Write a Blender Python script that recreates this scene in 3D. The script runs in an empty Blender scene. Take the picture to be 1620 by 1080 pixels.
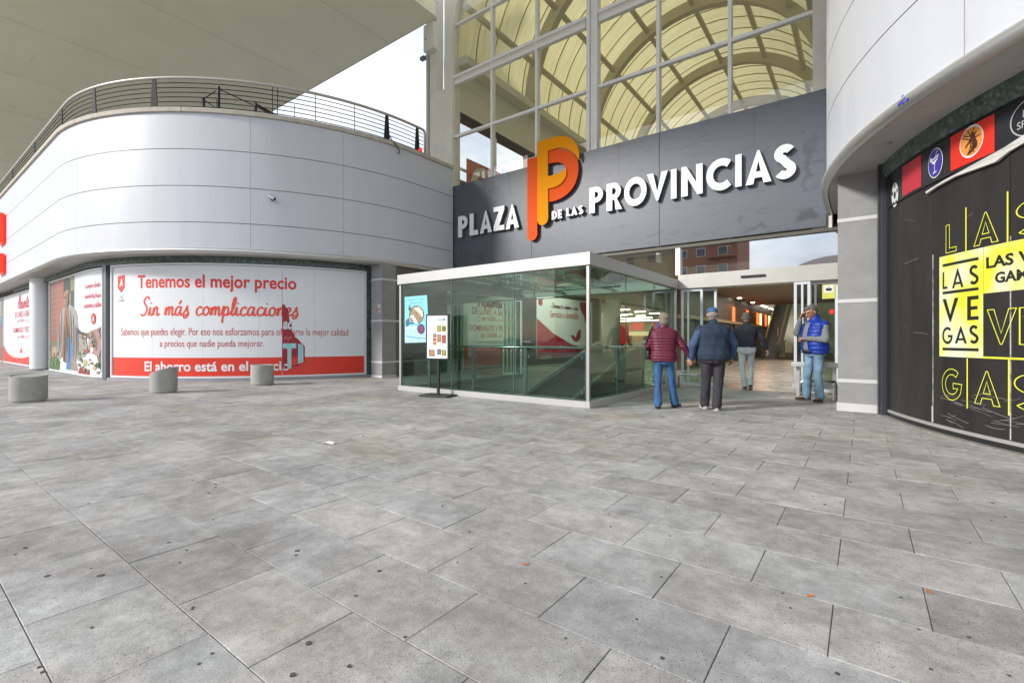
import bpy, bmesh, math, random
import numpy as np
from mathutils import Vector, Matrix
random.seed(7)
S = bpy.context.scene
COL = S.collection
R_ = math.radians
# ------------------------------------------------------------------ camera
F0, CX, HY, H = 750.0, 810.0, 537.0, 1.15
AX, BX = 0.803, 0.596
_n = math.hypot(AX, BX); AX /= _n; BX /= _n
cam = bpy.data.cameras.new('camera'); co = bpy.data.objects.new('camera', cam); COL.objects.link(co)
cam.sensor_width = 36; cam.lens = 36*F0/1620; cam.shift_y = (HY-540)/1620
cam.clip_start = 0.05; cam.clip_end = 2000
co.location = (0, 0, H); co.rotation_euler = (R_(90), 0, math.atan2(BX, AX))
S.camera = co
# ------------------------------------------------------------------ world
W = bpy.data.worlds.new('World'); S.world = W; W.use_nodes = True
nt = W.node_tree; nt.nodes.clear(); L = nt.links.new
SUN_EL, SUN_AZ = 26, 211          # degrees; azimuth measured clockwise from +y
out = nt.nodes.new('ShaderNodeOutputWorld'); bg = nt.nodes.new('ShaderNodeBackground')
sky = nt.nodes.new('ShaderNodeTexSky'); sky.sky_type = 'NISHITA'; sky.sun_disc = False
sky.sun_elevation = R_(SUN_EL); sky.sun_rotation = R_(SUN_AZ); sky.air_density = 1.0; sky.dust_density = 1.5
tc = nt.nodes.new('ShaderNodeTexCoord'); mp = nt.nodes.new('ShaderNodeMapping'); mp.inputs['Scale'].default_value = (1, 1, 2.2)
nz = nt.nodes.new('ShaderNodeTexNoise'); nz.inputs['Scale'].default_value = 3.0; nz.inputs['Detail'].default_value = 7; nz.inputs['Roughness'].default_value = .6
cr = nt.nodes.new('ShaderNodeValToRGB'); cr.color_ramp.elements[0].position = .36; cr.color_ramp.elements[1].position = .56
nz2 = nt.nodes.new('ShaderNodeTexNoise'); nz2.inputs['Scale'].default_value = 5.5; nz2.inputs['Detail'].default_value = 5
cc = nt.nodes.new('ShaderNodeValToRGB'); cc.color_ramp.elements[0].position = .3; cc.color_ramp.elements[1].position = .7
cc.color_ramp.elements[0].color = (3.3, 3.6, 4.2, 1); cc.color_ramp.elements[1].color = (4.7, 4.8, 5.0, 1)
skm = nt.nodes.new('ShaderNodeMix'); skm.data_type = 'RGBA'; skm.blend_type = 'MIX'; skm.inputs[0].default_value = .7
skm.inputs[7].default_value = (2.3, 3.0, 4.1, 1)
mx = nt.nodes.new('ShaderNodeMix'); mx.data_type = 'RGBA'
L(tc.outputs['Generated'], mp.inputs[0]); L(mp.outputs[0], nz.inputs['Vector']); L(mp.outputs[0], nz2.inputs['Vector'])
L(nz.outputs['Fac'], cr.inputs[0]); L(nz2.outputs['Fac'], cc.inputs[0])
L(sky.outputs[0], skm.inputs[6]); L(skm.outputs[2], mx.inputs[6]); L(cc.outputs[0], mx.inputs[7]); L(cr.outputs[0], mx.inputs[0])
L(mx.outputs[2], bg.inputs['Color']); bg.inputs['Strength'].default_value = .12; L(bg.outputs[0], out.inputs[0])
sl = bpy.data.lights.new('sun', 'SUN'); so = bpy.data.objects.new('sun', sl); COL.objects.link(so)
sl.energy = 1.5; sl.angle = R_(8); sl.color = (1, .97, .92)
so.rotation_euler = (R_(90-SUN_EL), 0, R_(180-SUN_AZ)); so.location = (0, -20, 30)
S.view_settings.view_transform = 'Standard'; S.view_settings.look = 'None'; S.view_settings.gamma = 1
S.view_settings.exposure = 1.27; S.view_settings.use_curve_mapping = False
S.cycles.max_bounces = 10; S.cycles.transparent_max_bounces = 24; S.cycles.diffuse_bounces = 5
# ------------------------------------------------------------------ materials
MT = {}
def nodes(m):
    m.use_nodes = True; t = m.node_tree; return t, t.nodes['Principled BSDF']
def M(name, col=(.5, .5, .5), rough=.6, metal=0., vs=0, va=0, bump=0, bs=60, col2=None, spec=None, coat=0, stretch=None, emit=None, es=0):
    if name in MT: return MT[name]
    m = bpy.data.materials.new(name); t, p = nodes(m); N = t.nodes.new; K = t.links.new
    p.inputs['Base Color'].default_value = (*col, 1); p.inputs['Roughness'].default_value = rough; p.inputs['Metallic'].default_value = metal
    if spec is not None: p.inputs['Specular IOR Level'].default_value = spec
    if coat: p.inputs['Coat Weight'].default_value = coat; p.inputs['Coat Roughness'].default_value = .08
    g = N('ShaderNodeNewGeometry'); mpn = N('ShaderNodeMapping'); K(g.outputs['Position'], mpn.inputs[0])
    if stretch: mpn.inputs['Scale'].default_value = stretch
    if va:
        n = N('ShaderNodeTexNoise'); n.inputs['Scale'].default_value = vs; n.inputs['Detail'].default_value = 8; n.inputs['Roughness'].default_value = .65
        K(mpn.outputs[0], n.inputs['Vector'])
        r = N('ShaderNodeValToRGB'); r.color_ramp.elements[0].position = .3; r.color_ramp.elements[1].position = .72
        a = col2 or tuple(c*(1-va) for c in col)
        r.color_ramp.elements[0].color = (*a, 1); r.color_ramp.elements[1].color = (*[min(1, c*(1+va*.35)) for c in col], 1)
        K(n.outputs['Fac'], r.inputs[0]); K(r.outputs[0], p.inputs['Base Color'])
        q = N('ShaderNodeMapRange'); q.inputs[3].default_value = max(.03, rough-.12); q.inputs[4].default_value = min(1, rough+.12)
        K(n.outputs['Fac'], q.inputs[0]); K(q.outputs[0], p.inputs['Roughness'])
    if bump:
        n2 = N('ShaderNodeTexNoise'); n2.inputs['Scale'].default_value = bs; n2.inputs['Detail'].default_value = 4; K(mpn.outputs[0], n2.inputs['Vector'])
        b = N('ShaderNodeBump'); b.inputs['Strength'].default_value = bump; b.inputs['Distance'].default_value = .01
        K(n2.outputs['Fac'], b.inputs['Height']); K(b.outputs[0], p.inputs['Normal'])
    if emit: p.inputs['Emission Color'].default_value = (*emit, 1); p.inputs['Emission Strength'].default_value = es
    MT[name] = m; return m
def glassmat(name, tint=(.8, .9, .86), top=.9, base=0.04):
    """thin architectural glass: tinted see-through, mirror-like towards grazing angles, alike from both sides"""
    m = bpy.data.materials.new(name); m.use_nodes = True; t = m.node_tree; t.nodes.clear(); N = t.nodes.new; K = t.links.new
    o = N('ShaderNodeOutputMaterial'); tr = N('ShaderNodeBsdfTransparent'); tr.inputs[0].default_value = (*tint, 1)
    gl = N('ShaderNodeBsdfGlossy'); gl.inputs['Roughness'].default_value = .0; gl.inputs[0].default_value = (1, 1, 1, 1)
    lw = N('ShaderNodeLayerWeight'); lw.inputs[0].default_value = .5
    pw = N('ShaderNodeMath'); pw.operation = 'POWER'; pw.inputs[1].default_value = 4.5; K(lw.outputs['Facing'], pw.inputs[0])
    mp_ = N('ShaderNodeMapRange'); mp_.inputs[3].default_value = base; mp_.inputs[4].default_value = top
    mxs = N('ShaderNodeMixShader'); K(pw.outputs[0], mp_.inputs[0]); K(mp_.outputs[0], mxs.inputs[0]); K(tr.outputs[0], mxs.inputs[1]); K(gl.outputs[0], mxs.inputs[2]); K(mxs.outputs[0], o.inputs[0])
    MT[name] = m; return m
glassmat('green_glass', (.67, .775, .72), .85, .035)
glassmat('clear_glass', (.93, .95, .94), .9, .11)
glassmat('reflective_glass', (.45, .48, .46), .95, .50)
def paving():
    m = bpy.data.materials.new('paving'); t, p = nodes(m); N = t.nodes.new; K = t.links.new
    g = N('ShaderNodeNewGeometry'); oi = N('ShaderNodeObjectInfo')
    ad = N('ShaderNodeMath'); ad.operation = 'ADD'; K(g.outputs['Random Per Island'], ad.inputs[0]); K(oi.outputs['Random'], ad.inputs[1])
    fr = N('ShaderNodeMath'); fr.operation = 'FRACT'; K(ad.outputs[0], fr.inputs[0])
    rt = N('ShaderNodeValToRGB'); e = rt.color_ramp.elements
    e[0].position = 0; e[0].color = (.385, .378, .366, 1); e[1].position = 1; e[1].color = (.51, .508, .505, 1)
    for pos, c in ((.2, (.475, .46, .435)), (.4, (.43, .433, .438)), (.6, (.49, .478, .458)), (.8, (.40, .402, .405))):
        x = e.new(pos); x.color = (*c, 1)
    K(fr.outputs[0], rt.inputs[0])
    # per-stone shift of the noise so that stones do not continue one another
    cmb = N('ShaderNodeCombineXYZ'); ml = N('ShaderNodeMath'); ml.operation = 'MULTIPLY'; ml.inputs[1].default_value = 57; K(fr.outputs[0], ml.inputs[0]); K(ml.outputs[0], cmb.inputs[0]); K(ml.outputs[0], cmb.inputs[2])
    va = N('ShaderNodeVectorMath'); va.operation = 'ADD'; K(g.outputs['Position'], va.inputs[0]); K(cmb.outputs[0], va.inputs[1])
    def noise(sc, det, src, rough=.6):
        n = N('ShaderNodeTexNoise'); n.inputs['Scale'].default_value = sc; n.inputs['Detail'].default_value = det; n.inputs['Roughness'].default_value = rough; K(src, n.inputs['Vector']); return n.outputs['Fac']
    def ramp(src, a, b, ca, cb):
        r = N('ShaderNodeValToRGB'); r.color_ramp.elements[0].position = a; r.color_ramp.elements[1].position = b
        r.color_ramp.elements[0].color = (*ca, 1); r.color_ramp.elements[1].color = (*cb, 1); K(src, r.inputs[0]); return r.outputs[0]
    def mult(a, b, f=1.):
        x = N('ShaderNodeMix'); x.data_type = 'RGBA'; x.blend_type = 'MULTIPLY'; x.inputs[0].default_value = f; K(a, x.inputs[6]); K(b, x.inputs[7]); return x.outputs[2]
    c = mult(rt.outputs[0], ramp(noise(3.5, 8, va.outputs[0], .7), .3, .7, (.74, .73, .715), (1.18, 1.17, 1.15)))
    c = mult(c, ramp(noise(.9, 6, g.outputs['Position'], .65), .35, .62, (.72, .71, .695), (1.06, 1.06, 1.05)))
    c = mult(c, ramp(noise(9, 6, g.outputs['Position'], .8), .42, .6, (.84, .84, .84), (1.08, 1.08, 1.08)))
    # warm stains
    st = ramp(noise(.55, 5, g.outputs['Position'], .6), .56, .68, (1, 1, 1), (.93, .87, .77)); c = mult(c, st)
    # fine grain and dark aggregate pits
    c = mult(c, ramp(noise(170, 4, g.outputs['Position'], .7), .25, .75, (.62, .62, .62), (1.32, 1.32, 1.32)))
    v = N('ShaderNodeTexVoronoi'); v.inputs['Scale'].default_value = 62; v.inputs['Randomness'].default_value = 1; K(g.outputs['Position'], v.inputs['Vector'])
    pit = ramp(v.outputs['Distance'], .12, .20, (.30, .29, .28), (1, 1, 1))
    pm = N('ShaderNodeMix'); pm.data_type = 'RGBA'; pm.inputs[6].default_value = (1, 1, 1, 1); K(pit, pm.inputs[7])
    K(ramp(noise(2.2, 3, g.outputs['Position']), .34, .55, (0, 0, 0), (1, 1, 1)), pm.inputs[0]); c = mult(c, pm.outputs[2])
    K(c, p.inputs['Base Color']); p.inputs['Roughness'].default_value = .82; p.inputs['Specular IOR Level'].default_value = .35
    bp = N('ShaderNodeBump'); bp.inputs['Strength'].default_value = .35; bp.inputs['Distance'].default_value = .004
    K(noise(120, 6, g.outputs['Position'], .75), bp.inputs['Height']); K(bp.outputs[0], p.inputs['Normal'])
    MT['paving'] = m
paving()
def marble():
    m = bpy.data.materials.new('green_marble'); t, p = nodes(m); N = t.nodes.new; K = t.links.new
    g = N('ShaderNodeNewGeometry'); n = N('ShaderNodeTexNoise'); n.inputs['Scale'].default_value = 5; n.inputs['Detail'].default_value = 12; n.inputs['Roughness'].default_value = .75; n.inputs['Distortion'].default_value = 2.2
    K(g.outputs['Position'], n.inputs['Vector']); r = N('ShaderNodeValToRGB'); e = r.color_ramp.elements
    e[0].position = .35; e[0].color = (.035, .052, .046, 1); e[1].position = .72; e[1].color = (.40, .47, .43, 1); x = e.new(.52); x.color = (.09, .125, .11, 1); x = e.new(.6); x.color = (.15, .20, .18, 1)
    K(n.outputs['Fac'], r.inputs[0]); K(r.outputs[0], p.inputs['Base Color']); p.inputs['Roughness'].default_value = .25; MT['green_marble'] = m
marble()
def signmat():
    m = bpy.data.materials.new('slate_composite'); t, p = nodes(m); N = t.nodes.new; K = t.links.new
    g = N('ShaderNodeNewGeometry'); mp_ = N('ShaderNodeMapping'); mp_.inputs['Scale'].default_value = (1.2, 1, 5); K(g.outputs['Position'], mp_.inputs[0])
    n = N('ShaderNodeTexNoise'); n.inputs['Scale'].default_value = 1.6; n.inputs['Detail'].default_value = 9; n.inputs['Roughness'].default_value = .62; n.inputs['Distortion'].default_value = .8; K(mp_.outputs[0], n.inputs['Vector'])
    r = N('ShaderNodeValToRGB'); e = r.color_ramp.elements; e[0].position = .30; e[0].color = (.058, .067, .084, 1); e[1].position = .45; e[1].color = (.090, .103, .128, 1); K(n.outputs['Fac'], r.inputs[0])
    n2 = N('ShaderNodeTexNoise'); n2.inputs['Scale'].default_value = .8; n2.inputs['Detail'].default_value = 3; n2.inputs['Distortion'].default_value = 1.5; K(g.outputs['Position'], n2.inputs['Vector'])
    r2 = N('ShaderNodeValToRGB'); r2.color_ramp.elements[0].position = .64; r2.color_ramp.elements[1].position = .70; r2.color_ramp.elements[0].color = (1, 1, 1, 1); r2.color_ramp.elements[1].color = (.72, .74, .76, 1); K(n2.outputs['Fac'], r2.inputs[0])
    x = N('ShaderNodeMix'); x.data_type = 'RGBA'; x.blend_type = 'MULTIPLY'; x.inputs[0].default_value = 1; K(r.outputs[0], x.inputs[6]); K(r2.outputs[0], x.inputs[7])
    n3 = N('ShaderNodeTexNoise'); n3.inputs['Scale'].default_value = 3.2; n3.inputs['Detail'].default_value = 6; K(g.outputs['Position'], n3.inputs['Vector'])
    ds = N('ShaderNodeVectorMath'); ds.operation = 'SUBTRACT'; K(n3.outputs['Color'], ds.inputs[0]); ds.inputs[1].default_value = (.5, .5, .5)
    sc_ = N('ShaderNodeVectorMath'); sc_.operation = 'SCALE'; sc_.inputs[3].default_value = .55; K(ds.outputs[0], sc_.inputs[0])
    ps_ = N('ShaderNodeVectorMath'); ps_.operation = 'ADD'; K(g.outputs['Position'], ps_.inputs[0]); K(sc_.outputs[0], ps_.inputs[1])
    for (bx, bz, rx, rz, dk) in ((-1.02, 3.86, .26, .17, .50), (-2.0, 3.72, .30, .07, .62), (-2.35, 3.95, .10, .22, .72), (-4.4, 3.92, .30, .06, .70), (-1.0, 4.9, .10, .55, .68), (-1.5, 3.6, .5, .04, .72), (-.9, 5.4, .16, .3, .75), (-7.4, 4.9, .12, .3, .75)):
        q = N('ShaderNodeMapping'); q.vector_type = 'TEXTURE'; q.inputs['Location'].default_value = (bx, 12.15, bz); q.inputs['Scale'].default_value = (rx, 9, rz); K(ps_.outputs[0], q.inputs[0])
        ln = N('ShaderNodeVectorMath'); ln.operation = 'LENGTH'; K(q.outputs[0], ln.inputs[0])
        rr = N('ShaderNodeValToRGB'); rr.color_ramp.elements[0].position = .55; rr.color_ramp.elements[1].position = 1.0; rr.color_ramp.elements[0].color = (dk, dk, dk, 1); rr.color_ramp.elements[1].color = (1, 1, 1, 1); K(ln.outputs['Value'], rr.inputs[0])
        y_ = N('ShaderNodeMix'); y_.data_type = 'RGBA'; y_.blend_type = 'MULTIPLY'; y_.inputs[0].default_value = 1; K(x.outputs[2], y_.inputs[6]); K(rr.outputs[0], y_.inputs[7]); x = y_
    K(x.outputs[2], p.inputs['Base Color']); p.inputs['Roughness'].default_value = .38; p.inputs['Specular IOR Level'].default_value = .6; MT['slate_composite'] = m
signmat()
def sheetmat():
    m = bpy.data.materials.new('vault_sheet'); m.use_nodes = True; t = m.node_tree; t.nodes.clear(); N = t.nodes.new; K = t.links.new
    o = N('ShaderNodeOutputMaterial'); d = N('ShaderNodeBsdfDiffuse'); tr = N('ShaderNodeBsdfTranslucent'); mxs = N('ShaderNodeMixShader'); mxs.inputs[0].default_value = .44
    g = N('ShaderNodeNewGeometry'); mp_ = N('ShaderNodeMapping'); mp_.inputs['Scale'].default_value = (.5, 6, .5); K(g.outputs['Position'], mp_.inputs[0])
    n = N('ShaderNodeTexNoise'); n.inputs['Scale'].default_value = 2; n.inputs['Detail'].default_value = 7; K(mp_.outputs[0], n.inputs['Vector'])
    r = N('ShaderNodeValToRGB'); r.color_ramp.elements[0].position = .3; r.color_ramp.elements[0].color = (.74, .63, .29, 1); r.color_ramp.elements[1].position = .65; r.color_ramp.elements[1].color = (.86, .78, .43, 1)
    K(n.outputs['Fac'], r.inputs[0]); K(r.outputs[0], d.inputs[0]); K(r.outputs[0], tr.inputs[0]); K(d.outputs[0], mxs.inputs[1]); K(tr.outputs[0], mxs.inputs[2]); K(mxs.outputs[0], o.inputs[0]); MT['vault_sheet'] = m
sheetmat()
white_clad = M('white_cladding', (.60, .615, .655), .42, vs=1.3, va=.06, stretch=(1.6, 1.6, .22), spec=.45)
cream = M('cream_paint', (.74, .715, .64), .5, vs=2, va=.10)
offwhite = M('offwhite_frame', (.82, .82, .80), .4, vs=3, va=.05)
soffitm = M('soffit_panel', (.50, .49, .46), .6, vs=2.5, va=.12)
concm = M('canopy_concrete', (.86, .83, .62), .85, vs=.35, va=.08, bump=.15, bs=8)
greycol = M('grey_render', (.30, .30, .295), .8, vs=3.5, va=.16, bump=.25, bs=90)
darkgrey = M('dark_grey_render', (.135, .13, .125), .8, vs=3, va=.15, bump=.2, bs=80)
whiteband = M('white_band', (.60, .60, .59), .6, vs=5, va=.1)
alu = M('brushed_aluminium', (.62, .62, .60), .38, .75, vs=4, va=.06)
steel = M('stainless_steel', (.62, .63, .62), .22, 1.)
darkm = M('black_metal', (.022, .022, .025), .4)
anthr = M('anthracite_metal', (.06, .062, .07), .4, .3)
railm = M('rail_steel', (.028, .028, .03), .65, spec=.25)
beige = M('beige_coping', (.55, .50, .42), .8, vs=6, va=.25, bump=.2, bs=50)
redp = M('red_print', (.72, .03, .015), .45)
redp2 = M('red_band_print', (.74, .045, .02), .4, vs=1.5, va=.08)
whitep = M('white_print', (.78, .79, .80), .35, vs=1.2, va=.03)
crimson = M('crimson_print', (.35, .012, .02), .5)
ltblue = M('light_blue_print', (.33, .62, .66), .5)
greyp = M('grey_print', (.22, .22, .24), .5)
terr = M('terrazzo', (.56, .54, .51), .6, vs=70, va=.55, bump=.1)
bolm = M('bollard_concrete', (.38, .37, .335), .85, vs=4, va=.2, bump=.4, bs=45)
yellowp = M('yellow_print', (.82, .83, .06), .45)
orangel = M('orange_lacquer', (.80, .10, .016), .7, spec=.15); yellowl = M('amber_lacquer', (.84, .30, .002), .7, spec=.15); redside = M('red_return', (.45, .01, .01), .4)
lettw = M('white_lacquer', (.86, .87, .89), .35); greyside = M('grey_return', (.12, .12, .13), .5)
hoard = M('black_hoarding', (.018, .017, .018), .5, spec=.22, vs=1.2, va=.5, stretch=(3, 3, .6), col2=(.04, .038, .036))
jointm = M('joint_sand', (.24, .20, .15), .95, vs=14, va=.4)
# ------------------------------------------------------------------ projection helpers (where a line of sight meets a known surface)
FW = (-BX, AX); RT = (AX, BX)
def ray(px):
    r = (px-CX)/F0; return FW[0]+r*RT[0], FW[1]+r*RT[1]
def on_y(px, c): dx, dy = ray(px); t = c/dy; return dx*t, t
def on_x(px, c): dx, dy = ray(px); t = c/dx; return dy*t, t
def zat(y, t): return H+(HY-y)/F0*t
def gnd(px, y): t = H*F0/(y-HY); dx, dy = ray(px); return dx*t, dy*t
def proj(x, y, z=0):
    t = x*FW[0]+y*FW[1]
    if t < .05: return None
    r = (x*RT[0]+y*RT[1])/t; return CX+F0*r, HY-(z-H)*F0/t, t
CY = 10.6
def Lmap(R):
    def f(s, z, off=0):
        if s < 0: return (-18.95+s, CY-R-off, z)
        ph = math.pi/2-s/R
        if ph >= 0: return (-18.95+(R+off)*math.cos(ph), CY-(R+off)*math.sin(ph), z)
        return (-18.95+R+off, CY+(s-R*math.pi/2), z)
    return f
def Rmap(R):
    def f(s, z, off=0):
        if s < 0: return (6.85-R-off, CY-s, z)
        ph = s/R
        if ph <= math.pi/2: return (6.85-(R+off)*math.cos(ph), CY-(R+off)*math.sin(ph), z)
        return (6.85+(s-R*math.pi/2), CY-R-off, z)
    return f
LU, LW, RU, RW = Lmap(7.4), Lmap(6.8), Rmap(7.4), Rmap(6.75)
def on_s(px, f, lo, hi, off=0, n=600):
    best = None; prev = None
    for i in range(n+1):
        s = lo+(hi-lo)*i/n; p = f(s, 0, off); q = proj(p[0], p[1])
        if q is None: prev = None; continue
        d = q[0]-px
        if prev is not None and prev[1]*d <= 0:
            k = prev[1]/(prev[1]-d+1e-12); ss = prev[0]+(s-prev[0])*k; pp = f(ss, 0, off); qq = proj(pp[0], pp[1])
            if qq and (best is None or qq[2] < best[1]-1e-6): best = (ss, qq[2])
        prev = (s, d)
    if best is None: raise ValueError('px %s not on surface' % px)
    return best
# ------------------------------------------------------------------ mesh helpers
def worg(o):
    v = Vector((0, 0, 0))
    while o: v += o.location; o = o.parent
    return v
def tag(o, label=None, cat=None, group=None, kind=None):
    if label: o['label'] = label
    if cat: o['category'] = cat
    if group: o['group'] = group
    if kind: o['kind'] = kind
    return o
def thing(name, loc, label, cat, group=None, kind=None, rz=0):
    o = bpy.data.objects.new(name, None); COL.objects.link(o); o.location = loc; o.rotation_euler = (0, 0, rz); o.empty_display_size = .2
    return tag(o, label, cat, group, kind)
def mkmesh(name, v, f, mats, mi=None, smooth=False):
    me = bpy.data.meshes.new(name); me.from_pydata([tuple(p) for p in v], [], f)
    for m in (mats if isinstance(mats, (list, tuple)) else [mats]): me.materials.append(m)
    if mi and any(mi): me.polygons.foreach_set('material_index', mi)
    if smooth: me.polygons.foreach_set('use_smooth', [True]*len(me.polygons))
    me.update(); return me
class MB:
    def __init__(s): s.v = []; s.f = []; s.mi = []
    def add(s, v, f, m=0):
        b = len(s.v); s.v += [tuple(p) for p in v]; s.f += [tuple(i+b for i in q) for q in f]; s.mi += [m]*len(f); return s
    def box(s, x0, x1, y0, y1, z0, z1, m=0):
        x0, x1 = sorted((x0, x1)); y0, y1 = sorted((y0, y1)); z0, z1 = sorted((z0, z1))
        return s.add([(x0, y0, z0), (x1, y0, z0), (x1, y1, z0), (x0, y1, z0), (x0, y0, z1), (x1, y0, z1), (x1, y1, z1), (x0, y1, z1)],
              [(0, 3, 2, 1), (4, 5, 6, 7), (0, 1, 5, 4), (1, 2, 6, 5), (2, 3, 7, 6), (3, 0, 4, 7)], m)
    def prism(s, poly, z0, z1, m=0):
        n = len(poly); a = sum(poly[i][0]*poly[(i+1) % n][1]-poly[(i+1) % n][0]*poly[i][1] for i in range(n))
        if a < 0: poly = poly[::-1]
        v = [(x, y, z0) for x, y in poly]+[(x, y, z1) for x, y in poly]
        return s.add(v, [tuple(range(n-1, -1, -1)), tuple(range(n, 2*n))]+[(i, (i+1) % n, n+(i+1) % n, n+i) for i in range(n)], m)
    def tube(s, pts, r, n=8, m=0, closed=False, cap=True):
        pts = [Vector(p) for p in pts]; k = len(pts); v = []; f = []
        rs = r if isinstance(r, (list, tuple)) else [r]*k
        up0 = None
        for i, p in enumerate(pts):
            if closed: d = pts[(i+1) % k]-pts[i-1]
            else: d = pts[min(i+1, k-1)]-pts[max(i-1, 0)]
            d.normalize()
            if up0 is None: up0 = Vector((0, 0, 1)) if abs(d.z) < .9 else Vector((1, 0, 0))
            a = d.cross(up0)
            if a.length < 1e-5: a = d.cross(Vector((0, 1, 0)))
            a.normalize(); b = a.cross(d); b.normalize(); up0 = b
            for j in range(n):
                t = 2*math.pi*j/n; v.append(p+a*math.cos(t)*rs[i]+b*math.sin(t)*rs[i])
        for i in range(k if closed else k-1):
            for j in range(n):
                a0 = i*n+j; a1 = i*n+(j+1) % n; b0 = ((i+1) % k)*n+j; b1 = ((i+1) % k)*n+(j+1) % n; f.append((a0, b0, b1, a1))
        if not closed and cap: f.append(tuple(range(n))); f.append(tuple(range((k-1)*n+n-1, (k-1)*n-1, -1)))
        return s.add(v, f, m)
    def slab(s, fn, s0, s1, z0, z1, o0, o1, n=8, nz=1, m=0):
        v = []; f = []; a = nz+1
        for o in (o1, o0):
            for i in range(n+1):
                for j in range(a): v.append(fn(s0+(s1-s0)*i/n, z0+(z1-z0)*j/nz, o))
        B = (n+1)*a
        for i in range(n):
            for j in range(nz):
                q = (i*a+j, (i+1)*a+j, (i+1)*a+j+1, i*a+j+1); f.append(q); f.append(tuple(B+x for x in q[::-1]))
            f.append((i*a, B+i*a, B+(i+1)*a, (i+1)*a)); f.append((i*a+nz, (i+1)*a+nz, B+(i+1)*a+nz, B+i*a+nz))
        for j in range(nz):
            f.append((j, j+1, B+j+1, B+j)); f.append((n*a+j, B+n*a+j, B+n*a+j+1, n*a+j+1))
        return s.add(v, f, m)
    def grid(s, fn, s0, s1, z0, z1, off, n=8, nz=1, m=0):
        v = [fn(s0+(s1-s0)*i/n, z0+(z1-z0)*j/nz, off) for i in range(n+1) for j in range(nz+1)]; a = nz+1
        return s.add(v, [(i*a+j, (i+1)*a+j, (i+1)*a+j+1, i*a+j+1) for i in range(n) for j in range(nz)], m)
    def build(s, name, mats, parent=None, smooth=False, bevel=0, label=None, autos=False):
        o = worg(parent) if parent else Vector((0, 0, 0))
        if parent is None and s.v:
            a = np.array(s.v); o = Vector(((a[:, 0].min()+a[:, 0].max())/2, (a[:, 1].min()+a[:, 1].max())/2, a[:, 2].min()))
        me = mkmesh(name, [(p[0]-o.x, p[1]-o.y, p[2]-o.z) for p in s.v], s.f, mats, s.mi, smooth)
        ob = bpy.data.objects.new(name, me); COL.objects.link(ob)
        if parent: ob.parent = parent
        else: ob.location = o
        if bevel:
            b = ob.modifiers.new('bevel', 'BEVEL'); b.width = bevel; b.segments = 2; b.limit_method = 'ANGLE'; b.angle_limit = R_(40)
        if label: ob['label'] = label
        return ob
def copy_tree(o, parent=None, loc=None, rz=None):
    c = o.copy(); COL.objects.link(c); c.parent = parent
    if loc is not None: c.location = loc
    if rz is not None: c.rotation_euler = (0, 0, rz)
    for ch in list(o.children): copy_tree(ch, c)
    return c
# ------------------------------------------------------------------ flat shapes, glyphs and text
def fill(contours, ext=0, bevel=0):
    cu = bpy.data.curves.new('t', 'CURVE'); cu.dimensions = '2D'; cu.fill_mode = 'BOTH'; cu.extrude = ext; cu.bevel_depth = bevel
    for c in contours:
        sp = cu.splines.new('POLY'); sp.points.add(len(c)-1)
        for i, p in enumerate(c): sp.points[i].co = (p[0], p[1], 0, 1)
        sp.use_cyclic_u = True
    return _conv(cu)
def _conv(cu):
    ob = bpy.data.objects.new('t', cu); me = ob.to_mesh()
    v = [tuple(x.co) for x in me.vertices]; f = [tuple(p.vertices) for p in me.polygons]
    ob.to_mesh_clear(); bpy.data.objects.remove(ob); bpy.data.curves.remove(cu); return v, f
def text(s, bold=0, shear=0, ext=0, space=1., res=3, lines=1.):
    cu = bpy.data.curves.new('t', 'FONT'); cu.body = s; cu.size = 1; cu.offset = bold; cu.shear = shear; cu.extrude = ext; cu.space_character = space; cu.resolution_u = res; cu.align_x = 'CENTER'; cu.space_line = lines
    return _conv(cu)
def smooth_poly(c, it=2):
    for _ in range(it):
        o = []; n = len(c)
        for i in range(n):
            a, b, d = c[i-1], c[i], c[(i+1) % n]; u = (b[0]-a[0], b[1]-a[1]); v = (d[0]-b[0], d[1]-b[1])
            ang = abs(math.atan2(u[0]*v[1]-u[1]*v[0], u[0]*v[0]+u[1]*v[1]))
            if ang > R_(50) or ang < R_(2): o.append(b)
            else:
                k = min(.25, .25*math.hypot(*v)/max(1e-6, math.hypot(*u))); k2 = min(.25, .25*math.hypot(*u)/max(1e-6, math.hypot(*v)))
                o.append((b[0]-u[0]*k, b[1]-u[1]*k)); o.append((b[0]+v[0]*k2, b[1]+v[1]*k2))
        c = o
    return c
def place(mb, vf, fn, u0, u1, z0, z1, off=.004, depth=0, m=0, keep=False):
    """lay a flat outline on a surface: fit its box to u0..u1, z0..z1"""
    v, f = vf
    if not v: return
    a = np.array(v); x0, x1 = a[:, 0].min(), a[:, 0].max(); y0, y1 = a[:, 1].min(), a[:, 1].max()
    e = max(1e-9, np.abs(a[:, 2]).max())
    kx = (u1-u0)/max(1e-9, x1-x0); ky = (z1-z0)/max(1e-9, y1-y0)
    out = [fn(u0+(p[0]-x0)*kx, z0+(p[1]-y0)*ky, off+(depth*(p[2]/e+1)/2 if depth else 0)) for p in v]
    mb.add(out, f, m)
def arc(cx, cy, r, a0, a1, n=14, ry=None):
    ry = ry or r
    return [(cx+r*math.cos(R_(a0+(a1-a0)*i/n)), cy+ry*math.sin(R_(a0+(a1-a0)*i/n))) for i in range(n+1)]
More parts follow.
